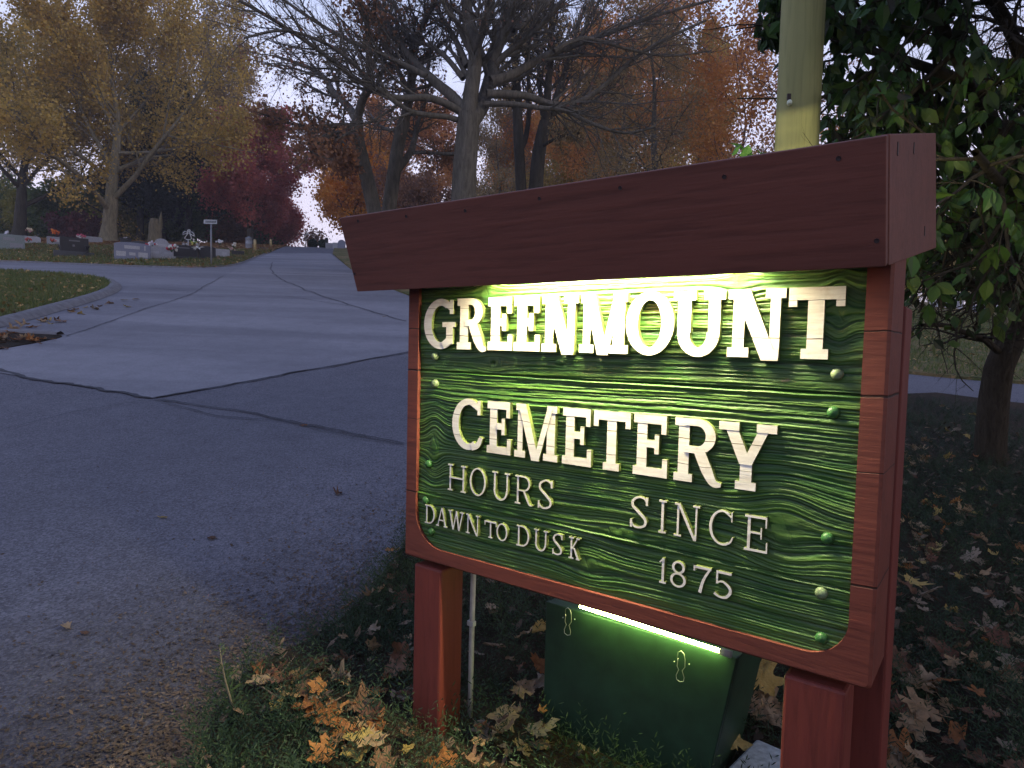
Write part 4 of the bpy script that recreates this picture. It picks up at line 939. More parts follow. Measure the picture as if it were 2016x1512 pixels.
def flowers(label, px, py, yy, r, cols, name='flower_bouquet', n=12, dz=0):
    """a bunch of blooms; px,py = centre in the photo"""
    c = np.array(at(px, py, yy)); t = thing(name, label, 'flowers', tuple(c - [0, 0, r]), 0, 'flowers on the graves')
    rg = np.random.default_rng(int(px * 7 + py))
    n = max(n, 10)
    for q, col in enumerate(cols):
        mb = MB()
        for _ in range(n):
            d = rg.normal(0, .45, 3) * [r * 1.4, r, r * .7]; mb.ball(d + [0, 0, r * 1.05], r * (.22 + .18 * rg.random()), 6, 4, .5)
        mb.build('blooms', flower_mat(col), t)
    mb = MB()
    for _ in range(6):
        a = rg.random() * 6.28; mb.tube([(0, 0, 0), (math.cos(a) * r * .4, math.sin(a) * r * .3, r * .6), (math.cos(a) * r, math.sin(a) * r * .7, r * (.8 + .4 * rg.random()))], [.012, .02, .004], 4)
    mb.build('stems', LEAFM, t)
NP = ((.2, .72, .62, .78),)
y1, b1, H1 = headstone('wide greenish grey headstone at the far left edge of the graves', -14, 42, 462, 491, 'green', 'flat', (-20, 46, 493), panels=((.4, .72, .60, .80), (.58, .95, .15, .45)), pm='grey')
mb = MB(); mb.box(-.16, .16, -.02, .02, 0, .14); q = at(13, 457, y1); t = thing('memorial_book', 'small white open book ornament on the greenish grey headstone', 'ornament', (q.x, q.y, b1[2] + H1), -.5)
MB().prism([(-.14, 0), (.14, .04), (.17, .16), (-.08, .14)], -.03, .02).build('page', GR['white'], t); MB().box(-.24, -.05, -.05, .03, -.0, .035).build('base', GR['white'], t)
y2, b2, H2 = headstone('small pale grey headstone with pale flowers on its top edge', 47, 77, 457, 474, 'pale', 'bevel', y=38)
flowers('pink and cream flowers on the small pale grey headstone', 60, 454, 38, .16, [(.6, .35, .3), (.7, .6, .4)]); flowers('red flowers at the foot of the small pale headstone', 56, 471, 37, .14, [(.5, .10, .08)])
y3, b3, H3 = headstone('narrow grey headstone topped with orange flowers', 95, 120, 460, 479, 'grey', 'flat', y=37, panels=((.2, .8, .5, .75),))
flowers('orange flowers on the narrow grey headstone', 107, 457, 37, .17, [(.75, .22, .04), (.6, .12, .03)]); flowers('red flowers at the foot of the narrow grey headstone', 103, 473, 36, .13, [(.5, .08, .06)])
y4, b4, H4 = headstone('polished black headstone between two black vases on a wide grey base', 123, 170, 469, 496, 'black', 'flat', (113, 179, 507), panels=((.32, .70, .72, .82), (.44, .52, .35, .5)), pm='carve')
for px, lab in ((119.5, 'black urn vase at the bollard-free left end of the polished black headstone'), (173, 'black urn vase at the right end of the polished black headstone')):
    q = at(px, 495, y4); lab = 'black urn vase beside the polished black headstone, ' + ('further from the road' if px < 140 else 'nearer the golden maple')
    t = thing('urn_vase', lab, 'vase', (q.x, q.y - .02, b4[2] + .2)); MB().lathe([(.05, 0), (.06, .03), (.025, .08), (.05, .16), (.085, .26), (.09, .28)], 12).build('vase', GR['black'], t, True)
headstone('low grey headstone behind and right of the polished black one', 168, 199, 463, 477, 'grey', 'bevel', y=42)
flowers('small pink and white ornament behind the polished black headstone', 160, 466, 34, .16, [(.55, .1, .16), (.6, .55, .55)], n=7)
y6, b6, H6 = headstone('largest grey headstone with three pale inscription panels', 230, 292, 479, 510, 'blue', 'arch', (231, 291, 513), panels=((.28, .70, .60, .80), (.06, .32, .12, .42), (.66, .92, .12, .42), (.41, .58, .2, .38), (.82, .86, .55, .85)), dep=.3)
headstone('slate grey curved headstone behind the largest grey one', 260, 292, 471, 488, 'dark', 'arch', y=36, panels=((.1, .9, .45, .7),), pm='grey')
headstone('small black headstone behind the largest grey one', 238, 257, 464, 482, 'black', 'flat', y=39); flowers('white blooms on the small black headstone', 247, 468, 37.6, .07, [(.6, .55, .6)], n=9)
y8, b8, H8 = headstone('grey headstone with a raised crown flanked by red flowers', 297, 339, 471, 504, 'pale', 'serp', (293, 343, 512), panels=((.28, .72, .52, .68), (.05, .40, .10, .24), (.60, .95, .10, .24)))
flowers('red and white flowers on the sign-averse side of the crowned headstone', 298, 482, y8 - .2, .17, [(.55, .03, .05), (.7, .65, .65)]); flowers('red and white flowers between the crowned headstone and the long black one', 338, 488, y8 - .3, .17, [(.55, .03, .05), (.7, .7, .66)])
for ob in bpy.data.objects:
    if ob.get('label', '').startswith('red and white flowers on the sign-averse'): ob['label'] = 'red and white flowers between the crowned headstone and the largest grey one'
y9, b9, H9 = headstone('long glossy black headstone below the wire angel', 343, 385, 484, 506, 'black', 'flat', (340, 391, 511), panels=((.2, .7, .72, .82),), pm='carve')
flowers('yellow flowers on the end of the long black headstone', 380, 478, y9, .10, [(.7, .62, .15), (.2, .35, .1)], n=6)
flowers('pale ornaments on top of the long black headstone', 362, 482, y9, .11, [(.5, .5, .48), (.25, .2, .18)], n=6)
y10, b10, H10 = headstone('rounded black headstone partly behind the street sign post', 387, 423, 477, 500, 'black', 'arch', (384, 426, 503), y=28.5)
headstone('pale grey headstone with white flowers right of the street sign post', 423, 451, 479, 498, 'pale', 'flat', y=30, panels=((.5, .8, .3, .75),)); flowers('white flowers on the pale grey headstone by the street sign', 433, 476, 30, .15, [(.75, .72, .7)])
headstone('small dark slanted headstone nearest the trash can', 457, 480, 485, 497, 'black', 'flat', y=32); flowers('cream flowers at the small dark headstone near the trash can', 461, 483, 31.5, .13, [(.75, .7, .6)], n=7)
flowers('pink flowers on the ground by the small dark headstone', 455, 491, 30.5, .10, [(.6, .4, .35)], n=6)
headstone('low dark brown headstone between the yellow bollards', 512, 527, 489, 494, 'dark', 'flat', y=40)
# wire angel
def wire(name, label, cat, pts_list, yy, r, mat, base_px, closed=False, group=None):
    q0 = at(base_px[0], base_px[1], yy); t = thing(name, label, cat, (q0.x, q0.y, float(h(q0.x, q0.y))), 0, group); b = Vector(t.location)
    for nm, pl in pts_list: MB().tube([at(200 + a / 6.72, 400 + c / 6.72, yy) - b for a, c in pl], r, 6).build(nm, mat, t, True)
    return t
SIL = plain('silver_wire', (.62, .62, .58), .35, .1, metal=.5)
arc_ = lambda cx_, cy_, r_, r2=None: [(cx_ + r_ * math.cos(a), cy_ + (r2 or r_) * math.sin(a)) for a in np.linspace(0, 6.283, 13)]
wire('angel_ornament', 'silver wire outline of an angel standing over the long black headstone', 'ornament',
     [('halo', arc_(1155, 362, 20, 10)), ('head', arc_(1153, 382, 15)), ('wing', [(1142, 398), (1110, 405), (1074, 414), (1080, 388), (1105, 372), (1138, 388)]), ('wing', [(1164, 396), (1195, 420), (1232, 440), (1222, 405), (1195, 380), (1168, 384)]),
      ('robe', [(1142, 400), (1120, 430), (1098, 465), (1130, 482), (1170, 484), (1190, 468), (1180, 430), (1164, 400)]), ('stake', [(1145, 484), (1145, 620), (1145, 760)])], y9 + .25, .016, SIL, (371, 505))
# silver artificial plant
q = at(390, 497, y9 - .4); t = thing('silver_plant', 'silvery spiky artificial plant in a dark vase at the end of the long black headstone', 'plant', (q.x, q.y, float(h(q.x, q.y))))
zc_ = at(390, 488, y9 - .4).z - t.location.z; mb = MB(); rg = np.random.default_rng(5)
for k in range(16):
    a = rg.random() * 6.28; e_ = rg.random() * 1.6 - .3; d_ = np.array([math.cos(a) * math.cos(e_), math.sin(a) * math.cos(e_), math.sin(e_)]) * .26; mb.tube([(0, 0, zc_), tuple(np.array([0, 0, zc_]) + d_ * .6), tuple(np.array([0, 0, zc_]) + d_ + [0, 0, -.03])], [.008, .022, .003], 4)
mb.build('fronds', SIL, t); MB().lathe([(.04, 0), (.05, zc_ * .6), (.08, zc_ * .95)], 10).build('vase', GR['black'], t)
# street name sign, trash can, bollards
POST = plain('galvanised_post', (.24, .25, .26), .5, .2, metal=.3)
yy = 24.5; q = gbase(416, yy); t = thing('street_sign', 'thin grey post with a narrow street name blade among the graves', 'street sign', tuple(q)); zt2 = at(415, 437, yy).z - q[2]
MB().tube([(0, 0, -.1), (0, 0, zt2 - .07)], .032, 8).build('post', POST, t, True)
BL = plain('sign_blade', (.50, .52, .52), .5, .1); o = MB().box(-.27, .21, -.012, .012, zt2 - .07, zt2 + .08).build('name_blade', BL, t)
mb = MB(); rg = np.random.default_rng(8); x = -.24
while x < .17:
    w_ = .02 + .012 * rg.random(); mb.box(x, x + w_, -.016, -.0125, zt2 - .035, zt2 + .045) if rg.random() < .85 else None; x += w_ + .014
mb.build('lettering', plain('sign_ink', (.09, .10, .10), .6), o)
yy = 40; q = gbase(490, yy); t = thing('trash_can', 'grey ribbed metal trash can at the foot of the dark red maple', 'trash can', tuple(q)); k = yy / FPX
MB().lathe([(.17, 0), (.19, .04), (.19, .30), (.20, .31), (.19, .33), (.19, .60), (.205, .61), (.205, .64), (.17, .65)], 16).build('can', plain('can_grey', (.30, .33, .38), .5), t, True)
MB().lathe([(.21, .64), (.21, .67), (.06, .72), (.05, .75)], 16).build('lid', plain('can_lid', (.22, .24, .28), .5), t, True)
YP = plain('faded_yellow_paint', (.50, .40, .20), .7, .3, 12)
for px, yy, hh, lab in ((502, 37, .66, 'pale yellow bollard post nearest the trash can'), (533, 45, .50, 'pale yellow bollard post farther up the road')):
    q = gbase(px, yy); t = thing('bollard', lab, 'bollard', tuple(q), 0, 'yellow bollards by the road'); MB().lathe([(.075, -.05), (.075, hh - .05), (.065, hh - .01), (.03, hh + .01)], 12).build('post', YP, t, True)
# ---- far right of the road near the crest
def ballbush(label, px, py, yy, rpx):
    q = gbase(px, yy); r = rpx / FPX * yy; rg = np.random.default_rng(int(px)); d = rg.normal(0, 1, (1500, 3)); d /= np.linalg.norm(d, axis=1)[:, None]; P = q + [0, 0, r * .9] + d * r * (.7 + .3 * rg.random((1500, 1)))
    T = Tree(int(px)); T.rec(0, np.array([q - [0, 0, .1], q + [0, 0, r]]), [.06, .03], 5)
    tree('round_shrub', label, tuple(q), T, [(leafquads(P, .12, rg), DKG)], 'dark', cat='shrub')
ballbush('clipped round dark shrub right of the road crest, nearer the road', 616, 494, 50, 8); ballbush('clipped round dark shrub beside the dark obelisk', 636, 495, 48, 8)
for lab, a in (('dark slim obelisk monument near the road crest', (640, 646, 477, 499, 'black', 'bevel')), ('low pale headstone right of the dark obelisk', (641, 655, 491, 503, 'grey', 'flat')), ('pale headstone before the round topped one by the hood', (655, 666, 489, 502, 'pale', 'flat')), ('round topped grey headstone just left of the hood', (665, 680, 486, 505, 'blue', 'round'))):
    headstone(lab, *a, y=45)
flowers('pale flowers at the round topped grey headstone', 664, 503, 43, .12, [(.6, .58, .55)], n=6)
for px, yy, lab, ht in ((602, 52, 'short post with a cross bar at the road crest', 1.0), (605, 56, 'tall thin post with a cross bar at the road crest', 1.5)):
    q = gbase(px, yy); t = thing('marker_post', lab, 'post', tuple(q)); MB().tube([(0, 0, -.1), (0, 0, ht)], .035, 6).build('post', POST, t); MB().box(-.25, .25, -.02, .02, ht - .02, ht + .05).build('cross_bar', POST, t)
maple('small_bare_tree', 'tiny bare tree standing on the road crest', 618, 54, 472, 40, PNK, 91, 'grey', dens=.15, trunk_px=3, t0=.2)
# ---- graves beyond the dogwood on the right
ys = gy(2005, 632, 12, 30)
yr, br, Hr = headstone('grey headstone with orange flowers beyond the dogwood at the right edge', 1992, 2040, 583, 632, 'grey', 'flat', y=ys, panels=((.2, .6, .5, .7),))
flowers('orange flowers on the headstone at the right edge', 1995, 581, ys, .14, [(.65, .18, .05), (.6, .5, .45)])
for a in (('white headstone seen through the dogwood nearest the hood', 1832, 1862, 560, 590, 'white'), ('far white headstone seen through the dogwood', 1868, 1892, 545, 566, 'white'), ('white headstone between the dogwood trunk and the hood', 1950, 1972, 548, 572, 'white'), ('bluish headstone low behind the dogwood branches', 1918, 1950, 598, 618, 'blue')):
    headstone(a[0], *a[1:5], a[5], 'arch', y=gy((a[1] + a[2]) / 2, a[4], 14, 40))
# ------------------------------------------------------------------ dogwood at the right
def ovate(P, size, rg, droop=1.0, curl=.25):
    N = len(P); d = rg.normal(0, .55, (N, 3)); d[:, 2] -= droop; d /= np.linalg.norm(d, axis=1)[:, None]
    u = np.cross(d, rg.normal(0, 1, (N, 3))); u /= np.linalg.norm(u, axis=1)[:, None] + 1e-9; n_ = np.cross(d, u)
    L = (size * (.65 + .6 * rg.random(N)))[:, None]; c = (curl * rg.normal(.4, 1, N))[:, None]
    at_ = lambda t, w_, f: P + d * L * t + u * L * w_ + n_ * L * (f + c * t * t)
    V = np.stack([at_(0, 0, 0), at_(.22, -.22, .05), at_(.22, 0, -.02), at_(.22, .22, .05), at_(.5, -.31, .07), at_(.5, 0, -.02), at_(.5, .31, .07), at_(.8, -.17, .05), at_(.8, 0, -.01), at_(.8, .17, .05), at_(1.05, 0, 0)], 1)
    T_ = np.array([[0, 1, 2], [0, 2, 3], [1, 4, 5], [1, 5, 2], [2, 5, 6], [2, 6, 3], [4, 7, 8], [4, 8, 5], [5, 8, 9], [5, 9, 6], [7, 10, 8], [8, 10, 9]])
    F = (np.arange(N)[:, None, None] * 11 + T_).reshape(-1, 3)
    return V.reshape(-1, 3), F, np.repeat(rg.random(N), 11)
DOG = leafmat('dogwood_leaves', [(.04, .02, .024), (.028, .032, .02), (.028, .064, .018), (.04, .092, .02), (.075, .11, .022), (.09, .04, .025)], .25, .5, scale=1.3)
DB = barkmat('dogwood_bark', (.045, .036, .028), 4); BARK['dog'] = DB
b = gbase(1948, 5.6); T = Tree(101); rg = T.rg
QD = dict(max=4, n=[8, 8, 6, 4, 4], wig=[.05, .1, .15, .2, .2], trop=[.02, .0, -.01, -.02, 0], taper=[.4, .3, .3, .35, .4], k=[8, 7, 5, 4, 3], kids=[6, 13, 6, 4, 0], t0=[.4, .15, .12, .1, 0],
          ang=[.8, .8, .75, .7, .6], rat=[.5, .4, .5, .5, .4], rr=[.5, .5, .5, .5, .5], trunk_lv=1, Lmax=[3, 1.1, .6, .35, .3])
def pd3(l): 
    P = np.array([np.array(at(a, c, y)) for a, c, y in l]); n = len(P); t = np.linspace(0, n - 1, n * 4); return np.stack([np.interp(t, np.arange(n), P[:, k]) for k in range(3)], 1)
tr = pd3([(1947, 965, 5.6), (1950, 870, 5.55), (1956, 790, 5.5), (1966, 725, 5.45), (1992, 665, 5.4)]); tr[0, 2] = b[2] - .1
T.rec(0, tr, np.linspace(.125, .10, len(tr)), 12); T.rec(0, np.array([b - [0, 0, .15], b + [0, 0, .12]]), [.2, .128], 12)
for l, r0 in (([(1990, 668, 5.4), (2040, 600, 5.3), (2080, 500, 5.1), (2090, 350, 4.8), (2060, 180, 4.4)], .07), ([(2000, 655, 5.4), (2010, 560, 5.1), (1960, 430, 4.6), (1880, 300, 4.0), (1800, 170, 3.7), (1740, 60, 3.6)], .055),
              ([(1975, 700, 5.45), (1935, 665, 5.2), (1900, 655, 4.9), (1860, 640, 4.5), (1815, 640, 4.1)], .03), ([(2020, 620, 5.3), (1960, 520, 4.8), (1890, 450, 4.2), (1840, 420, 3.7), (1790, 360, 3.3)], .04),
              ([(2060, 560, 5.2), (2010, 400, 4.5), (1930, 220, 3.8), (1860, 60, 3.2), (1800, -80, 2.8)], .05), ([(2080, 500, 5.1), (2000, 300, 4.0), (1900, 160, 3.6), (1760, 110, 3.6), (1670, 90, 3.7)], .045),
              ([(2090, 400, 4.9), (2050, 200, 4.0), (1980, 40, 3.3), (1900, -100, 2.8)], .05), ([(1990, 440, 4.6), (1900, 330, 4.2), (1800, 240, 4.0), (1700, 200, 3.9), (1650, 160, 3.9)], .04),
              ([(2050, 480, 5.0), (2040, 420, 4.2), (2000, 380, 3.4), (1960, 350, 2.8), (1920, 300, 2.5)], .04), ([(2040, 600, 5.3), (2120, 540, 4.6), (2180, 480, 4.0), (2200, 400, 3.4)], .04),
              ([(2080, 420, 4.9), (2120, 260, 4.0), (2140, 60, 3.0), (2120, -200, 2.4)], .045), ([(1870, 330, 4.1), (1780, 300, 3.8), (1700, 280, 3.7), (1650, 275, 3.7)], .025), ([(2060, 560, 5.2), (2030, 540, 4.4), (1990, 520, 3.7), (1940, 500, 3.2)], .03),
              ([(1780, 140, 3.7), (1690, 40, 3.7), (1610, -20, 3.8), (1540, 20, 3.9)], .018), ([(2120, 500, 5.2), (2350, 420, 4.2), (2550, 300, 3.2), (2700, 100, 2.6)], .045), ([(2110, 450, 5.1), (2300, 300, 4.4), (2400, 50, 3.4), (2450, -300, 2.7)], .045), ([(2150, 500, 5.2), (2500, 400, 5.0), (2800, 200, 4.6)], .045), ([(2040, 90, 4.0), (2060, 0, 3.2), (2000, -150, 2.6)], .04), ([(1990, 600, 5.3), (1930, 560, 4.9), (1880, 540, 4.5), (1830, 500, 4.1)], .03)):  # limbs reaching out of view on the right are added to shade the sign
    T.limb(pd3(l), r0, 1, QD, r1=r0 * .35, t0=.12)
def keepdog(P):
    q = P - np.array([0, 0, CAMZ]); z = q @ np.array(fwd); px = CX + FPX * (q @ np.array(rx)) / z; py = CY - FPX * (q @ np.array(ux)) / z
    hole = ((px - 1812) / 38) ** 2 + ((py - 105) / 34) ** 2 < 1; hole |= ((px - 1990) / 75) ** 2 + ((py - 25) / 85) ** 2 < 1; hole |= (px < 1628) & (py > -200) & (z < 3.35); hole |= (px < 1628) & (py > 135); hole |= (px < 1490); hole |= (px > 1820) & (py > 690)
    thin = (py > 400) & (np.random.default_rng(4).random(len(P)) < np.clip((py - 400) / 240, 0, .93))
    return ~hole & ~thin & (z > 2.35)
P = []
for pts in T.tips:
    m_ = T.rg.poisson(1.9)
    if m_: 
        u = T.rg.random(m_) * (len(pts) - 1); i = np.minimum(u.astype(int), len(pts) - 2); P.append(pts[i] + (pts[i + 1] - pts[i]) * (u - i)[:, None])
P = np.concatenate(P); P = P[keepdog(P)]; NDOG = len(P)
tree('dogwood_tree', 'low dark dogwood with big drooping leaves at the right of the sign', tuple(b), T, [(ovate(P, .080, T.rg), DOG)], 'dog')
# a sprig of green leaves peeping over the hood, left of the pole
T = Tree(102); sb = np.array(at(1460, 420, 2.55)); sb[2] = float(h(sb[0], sb[1])); hd = np.array(at(1470, 292, 2.55))
T.rec(0, np.linspace(sb, hd, 5), np.linspace(.012, .004, 5), 5)
Q_ = np.array([at(1448, 297, 2.55), at(1462, 296, 2.6), at(1474, 284, 2.5), at(1490, 293, 2.55), at(1478, 300, 2.5), at(1455, 303, 2.6), at(1498, 300, 2.6), at(1440, 306, 2.5)])
tree('young_shrub', 'few green leaves of a young shrub peeping over the hood left of the pole', tuple(sb), T, [(ovate(Q_, .065, T.rg, .1), leafmat('young_leaves', [(.04, .10, .025), (.06, .15, .03)], .3))], 'dog', cat='shrub')

# ------------------------------------------------------------------ bed: juniper, fallen leaves, litter, grass
def inside(P, poly):
    x, y = P[:, 0], P[:, 1]; r = np.zeros(len(P), bool); n = len(poly); j = n - 1
    for i in range(n):
        xi, yi = poly[i]; xj, yj = poly[j]; c = ((yi > y) != (yj > y)) & (x < (xj - xi) * (y - yi) / (yj - yi + 1e-12) + xi); r ^= c; j = i
    return r
BEDP = BED + [(9, 3), (9, -3), (0, -2), (-.9, -.5)]
def pixof(P):
    q = P - np.array([0, 0, CAMZ]); z = q @ np.array(fwd); z = np.where(z > .05, z, .05); return CX + FPX * (q @ np.array(rx)) / z, CY - FPX * (q @ np.array(ux)) / z
SI = np.array(SINV)
def insign(P, m_=0.0):                     # inside posts, light box or block
    q = (SI[:3, :3] @ np.c_[P[:, :2], np.zeros(len(P))].T).T + SI[:3, 3]; x, y = q[:, 0], q[:, 1]
    r = (x > .04 - m_) & (x < .16 + m_) & (y > -m_) & (y < .11 + m_); r |= (x > 1.13 - m_) & (x < 1.26 + m_) & (y > -m_) & (y < .11 + m_); r |= (x > tl.x - m_) & (x < br_.x + .05 + m_) & (y > yb_ - .02 - m_) & (y < yb_ + .32); r |= (x > 1.17) & (x < 1.31) & (y > .2) & (y < .37)
    c_ = P[:, :2] - np.array([A_.x, A_.y]); e1_ = np.array([ab.x, ab.y]) / ab.length; e2_ = np.array([-e1_[1], e1_[0]]); a_, b_ = c_ @ e1_, c_ @ e2_; r |= (a_ > -.02) & (a_ < ln + .02) & (b_ > -.02) & (b_ < ln)
    return r
rg = np.random.default_rng(77)
N = 150000; rad = 9.5 * np.sqrt(rg.random(N)) ** 1.5 + .35; ang = rg.uniform(-1.3, 1.35, N); P = np.stack([rad * np.sin(ang), rad * np.cos(ang)], 1)
ok = inside(P, BEDP); P = P[ok]; P = np.c_[P, h(P[:, 0], P[:, 1]) + .02]; px, py = pixof(P)
nz = vnoise2(P[:, 0], P[:, 1], 1.7, 1.7, 31); nf = vnoise2(P[:, 0], P[:, 1], 5, 5, 32)
vis = (px > -100) & (px < 2150) & (py < 1750)
d = .55 + .9 * (nz - .45)
leafy = ((px > 470) & (px < 830) & (py > 1285) & (py < 1420)); d = np.where(leafy, .35, d); d = np.where((px < 830) & (py < 1290), .95, d); d = np.where((px < 640) & (py > 1400), 1.0, d)
d = np.where((px > 930) & (px < 1090) & (py > 1350), .25, d)
keep = vis & (rg.random(len(P)) < d) & (rg.random(len(P)) < np.clip(1.3 - np.hypot(P[:, 0], P[:, 1]) / 12, .2, 1)) & ~insign(P, .015)
P = P[keep][:34000]; px, py = pixof(P); nb = len(P); nf = vnoise2(P[:, 0], P[:, 1], 5, 5, 32)
# each sprig: a curved stem with paired needles
K = 13; hgt = (.05 + .09 * nf + .05 * rg.random(nb)); hgt = np.where((px < 640) & (py > 1380), hgt * 1.15, hgt)
az = rg.uniform(0, 6.283, nb); el = rg.uniform(.35, 1.3, nb); D = np.stack([np.cos(az) * np.cos(el), np.sin(az) * np.cos(el), np.sin(el)], 1); S = np.stack([-np.sin(az), np.cos(az), 0 * az], 1); Nn = np.cross(D, S)
t = (np.arange(K) + .3) / K; base_ = P[:, None] + D[:, None] * (hgt[:, None] * t)[..., None] * 1.25 - np.array([0, 0, .10]) * (hgt[:, None] * t ** 2)[..., None]
sgn = np.where(np.arange(K) % 2, 1., -1.); rot = rg.uniform(-.9, .9, (nb, K)); ln_ = (.020 + .020 * rg.random((nb, K))) * (1.15 - .6 * t)
dirn = D[:, None] * .75 + (S[:, None] * np.cos(rot)[..., None] + Nn[:, None] * np.sin(rot)[..., None]) * sgn[:, None] * .75; dirn /= np.linalg.norm(dirn, axis=2, keepdims=True)
wd = np.cross(dirn, Nn[:, None] + .3 * S[:, None]); wd /= np.linalg.norm(wd, axis=2, keepdims=True) + 1e-9
q0 = base_; q1 = base_ + dirn * ln_[..., None] * .5 + wd * .0021; q2 = base_ + dirn * ln_[..., None]; q3 = base_ + dirn * ln_[..., None] * .5 - wd * .0021
V = np.stack([q0, q1, q2, q3], 2).reshape(-1, 3); F = np.arange(len(V)).reshape(-1, 4)
me = mesh('juniper_ground_cover', V, F); a = me.attributes.new('tint', 'FLOAT', 'POINT'); tint = np.repeat(np.clip(.5 * nf + .5 * rg.random(nb), 0, 1), K * 4); a.data.foreach_set('value', tint.astype(np.float32))
link('juniper_ground_cover', me, leafmat('juniper', [(.010, .022, .015), (.018, .038, .022), (.034, .06, .026), (.06, .085, .034)], .2, .6, scale=2.2))['kind'] = 'stuff'
# ---- maple leaf shapes
def leafmesh(name, seed, kind):
    rg = np.random.default_rng(seed); n = 40; th = np.linspace(0, 2 * np.pi, n, endpoint=False); r = np.zeros(n)
    lobes = [(0, 1.0, .30), (.95, .88, .28), (-.95, .88, .28), (1.95, .62, .3), (-1.95, .62, .3)]
    for c, a, w_ in lobes:
        dlt = np.abs((th - c + np.pi) % (2 * np.pi) - np.pi); r = np.maximum(r, a * np.clip(1 - dlt / (w_ * 2.3), 0, 1) ** .55)
    if kind == 'oval': r = .62 * np.ones(n) * (1 - .45 * np.abs(np.sin(th))) + .35 * np.clip(np.cos(th), 0, 1) ** 8
    r = np.maximum(r, .50) * (1 + .10 * rg.normal(0, 1, n) * (r > .35)); r[n // 2] = .2
    bend = rg.uniform(-.9, .9, 3); ax = rg.uniform(0, np.pi); V = [(0, 0, 0)]; 
    fold = rg.uniform(.2, 1.5) if kind == 'curl' else rg.uniform(-.2, .35)
    for f in (.4, .72, 1.0):
        for k in range(n):
            x, y = r[k] * f * math.cos(th[k]), r[k] * f * math.sin(th[k]); V.append((x, y, 0))
    V = np.array(V, float); V[:, :2] *= (1 + .12 * rg.normal(0, 1, (len(V), 1)) * (np.hypot(V[:, :1], V[:, 1:2]) > .55)); x, y = V[:, 0].copy(), V[:, 1].copy(); u = x * math.cos(ax) + y * math.sin(ax); v = -x * math.sin(ax) + y * math.cos(ax)
    z = .22 * bend[0] * x * x + .25 * bend[1] * y * y + .12 * np.sin(5 * th.tolist()[1] + 7 * x + 3 * y) * .5 + .05 * rg.normal(0, 1, len(V)) * (np.hypot(x, y) > .3)
    if abs(fold) > .01:                    # roll about the axis ax
        Rr = 1 / max(.25, abs(fold) * 1.9); a = v / Rr; v = Rr * np.sin(a); z = z + Rr * (1 - np.cos(a))
    x = u * math.cos(ax) - v * math.sin(ax); y = u * math.sin(ax) + v * math.cos(ax)
    V = np.stack([x, y, z], 1); F = [(0, 1 + k, 1 + (k + 1) % n) for k in range(n)]
    for g_ in range(2):
        for k in range(n): a0 = 1 + g_ * n; F.append((a0 + k, a0 + n + k, a0 + n + (k + 1) % n, a0 + (k + 1) % n))
    V = V.tolist(); s0 = len(V); cz = rg.uniform(-.3, .5)
    for f in (0, .33, .66, 1): V += [(-.05 - .75 * f, -.018 + .1 * f * f, cz * f * f), (-.05 - .75 * f, .018 + .1 * f * f, cz * f * f)]
    for k in range(3): F.append((s0 + 2 * k, s0 + 2 * k + 1, s0 + 2 * k + 3, s0 + 2 * k + 2))
    return mesh(name, V, F, True)
def fallenmat(name, c, c2):
    b = NB(name, .7, .2); v = b.pos(); n1 = b.noise(v, 2.2, 5, .7); n2 = b.noise(v, 9, 4, .7)
    oi = b.n('ShaderNodeObjectInfo'); q = b.ramp(b.math('ADD', b.math('MULTIPLY', n1, .7), b.math('MULTIPLY', oi.outputs['Random'], .35)), (.25, tuple(x * .5 for x in c)), (.5, c), (.8, c2))
    q = b.mix(b.ramp(n2, (.6, (0, 0, 0)), (.75, (.7,) * 3)), q, tuple(x * .4 for x in c)); b.col(q); b.bump(n2, .5, .05)
    tr_ = b.n('ShaderNodeBsdfTranslucent'); b.l(q, tr_.inputs[0]); mx = b.n('ShaderNodeMixShader'); mx.inputs[0].default_value = .15
    out_ = b.t.nodes['Material Output']; b.l(b.p.outputs[0], mx.inputs[1]); b.l(tr_.outputs[0], mx.inputs[2]); b.l(mx.outputs[0], out_.inputs[0]); return b.m
FM = {'tan': fallenmat('tan_leaf', (.33, .22, .12), (.45, .33, .20)), 'brown': fallenmat('brown_leaf', (.16, .085, .05), (.26, .15, .09)), 'orange': fallenmat('orange_leaf', (.34, .14, .05), (.48, .23, .08)),
      'yellow': fallenmat('yellow_leaf', (.38, .27, .08), (.48, .37, .14)), 'red': fallenmat('red_brown_leaf', (.17, .08, .05), (.27, .14, .09)), 'grey': fallenmat('grey_leaf', (.24, .19, .13), (.36, .29, .22))}
CACHE = {}
def leaf(col, kind, v):
    k = (col, kind, v)
    if k not in CACHE:
        me = leafmesh('fallen_leaf', hash((kind, v)) % 9999 if False else (v * 17 + {'flat': 1, 'curl': 2, 'oval': 3}[kind] * 101), kind); me.materials.append(FM[col]); CACHE[k] = me
    return CACHE[k]
def put(col, kind, v, pos, size, rz, tilt, tdir, label, group):
    o = bpy.data.objects.new('fallen_leaf', leaf(col, kind, v)); C.objects.link(o); o.location = pos; o.scale = (size * rl.uniform(.8, 1.15), size * rl.uniform(.7, 1.1), size * rl.uniform(.6, 1.1))
    q = Matrix.Rotation(tilt, 3, Vector((math.cos(tdir), math.sin(tdir), 0))) @ Matrix.Rotation(rz, 3, 'Z'); o.rotation_euler = q.to_euler(); tag(o, label, 'leaf', group); return o
ADJ = {'flat': 'flat maple', 'curl': 'curled maple', 'oval': 'small oval'}
COLN = {'tan': 'tan', 'brown': 'dull brown', 'orange': 'bright orange', 'yellow': 'yellow', 'red': 'dark red brown', 'grey': 'pale grey'}
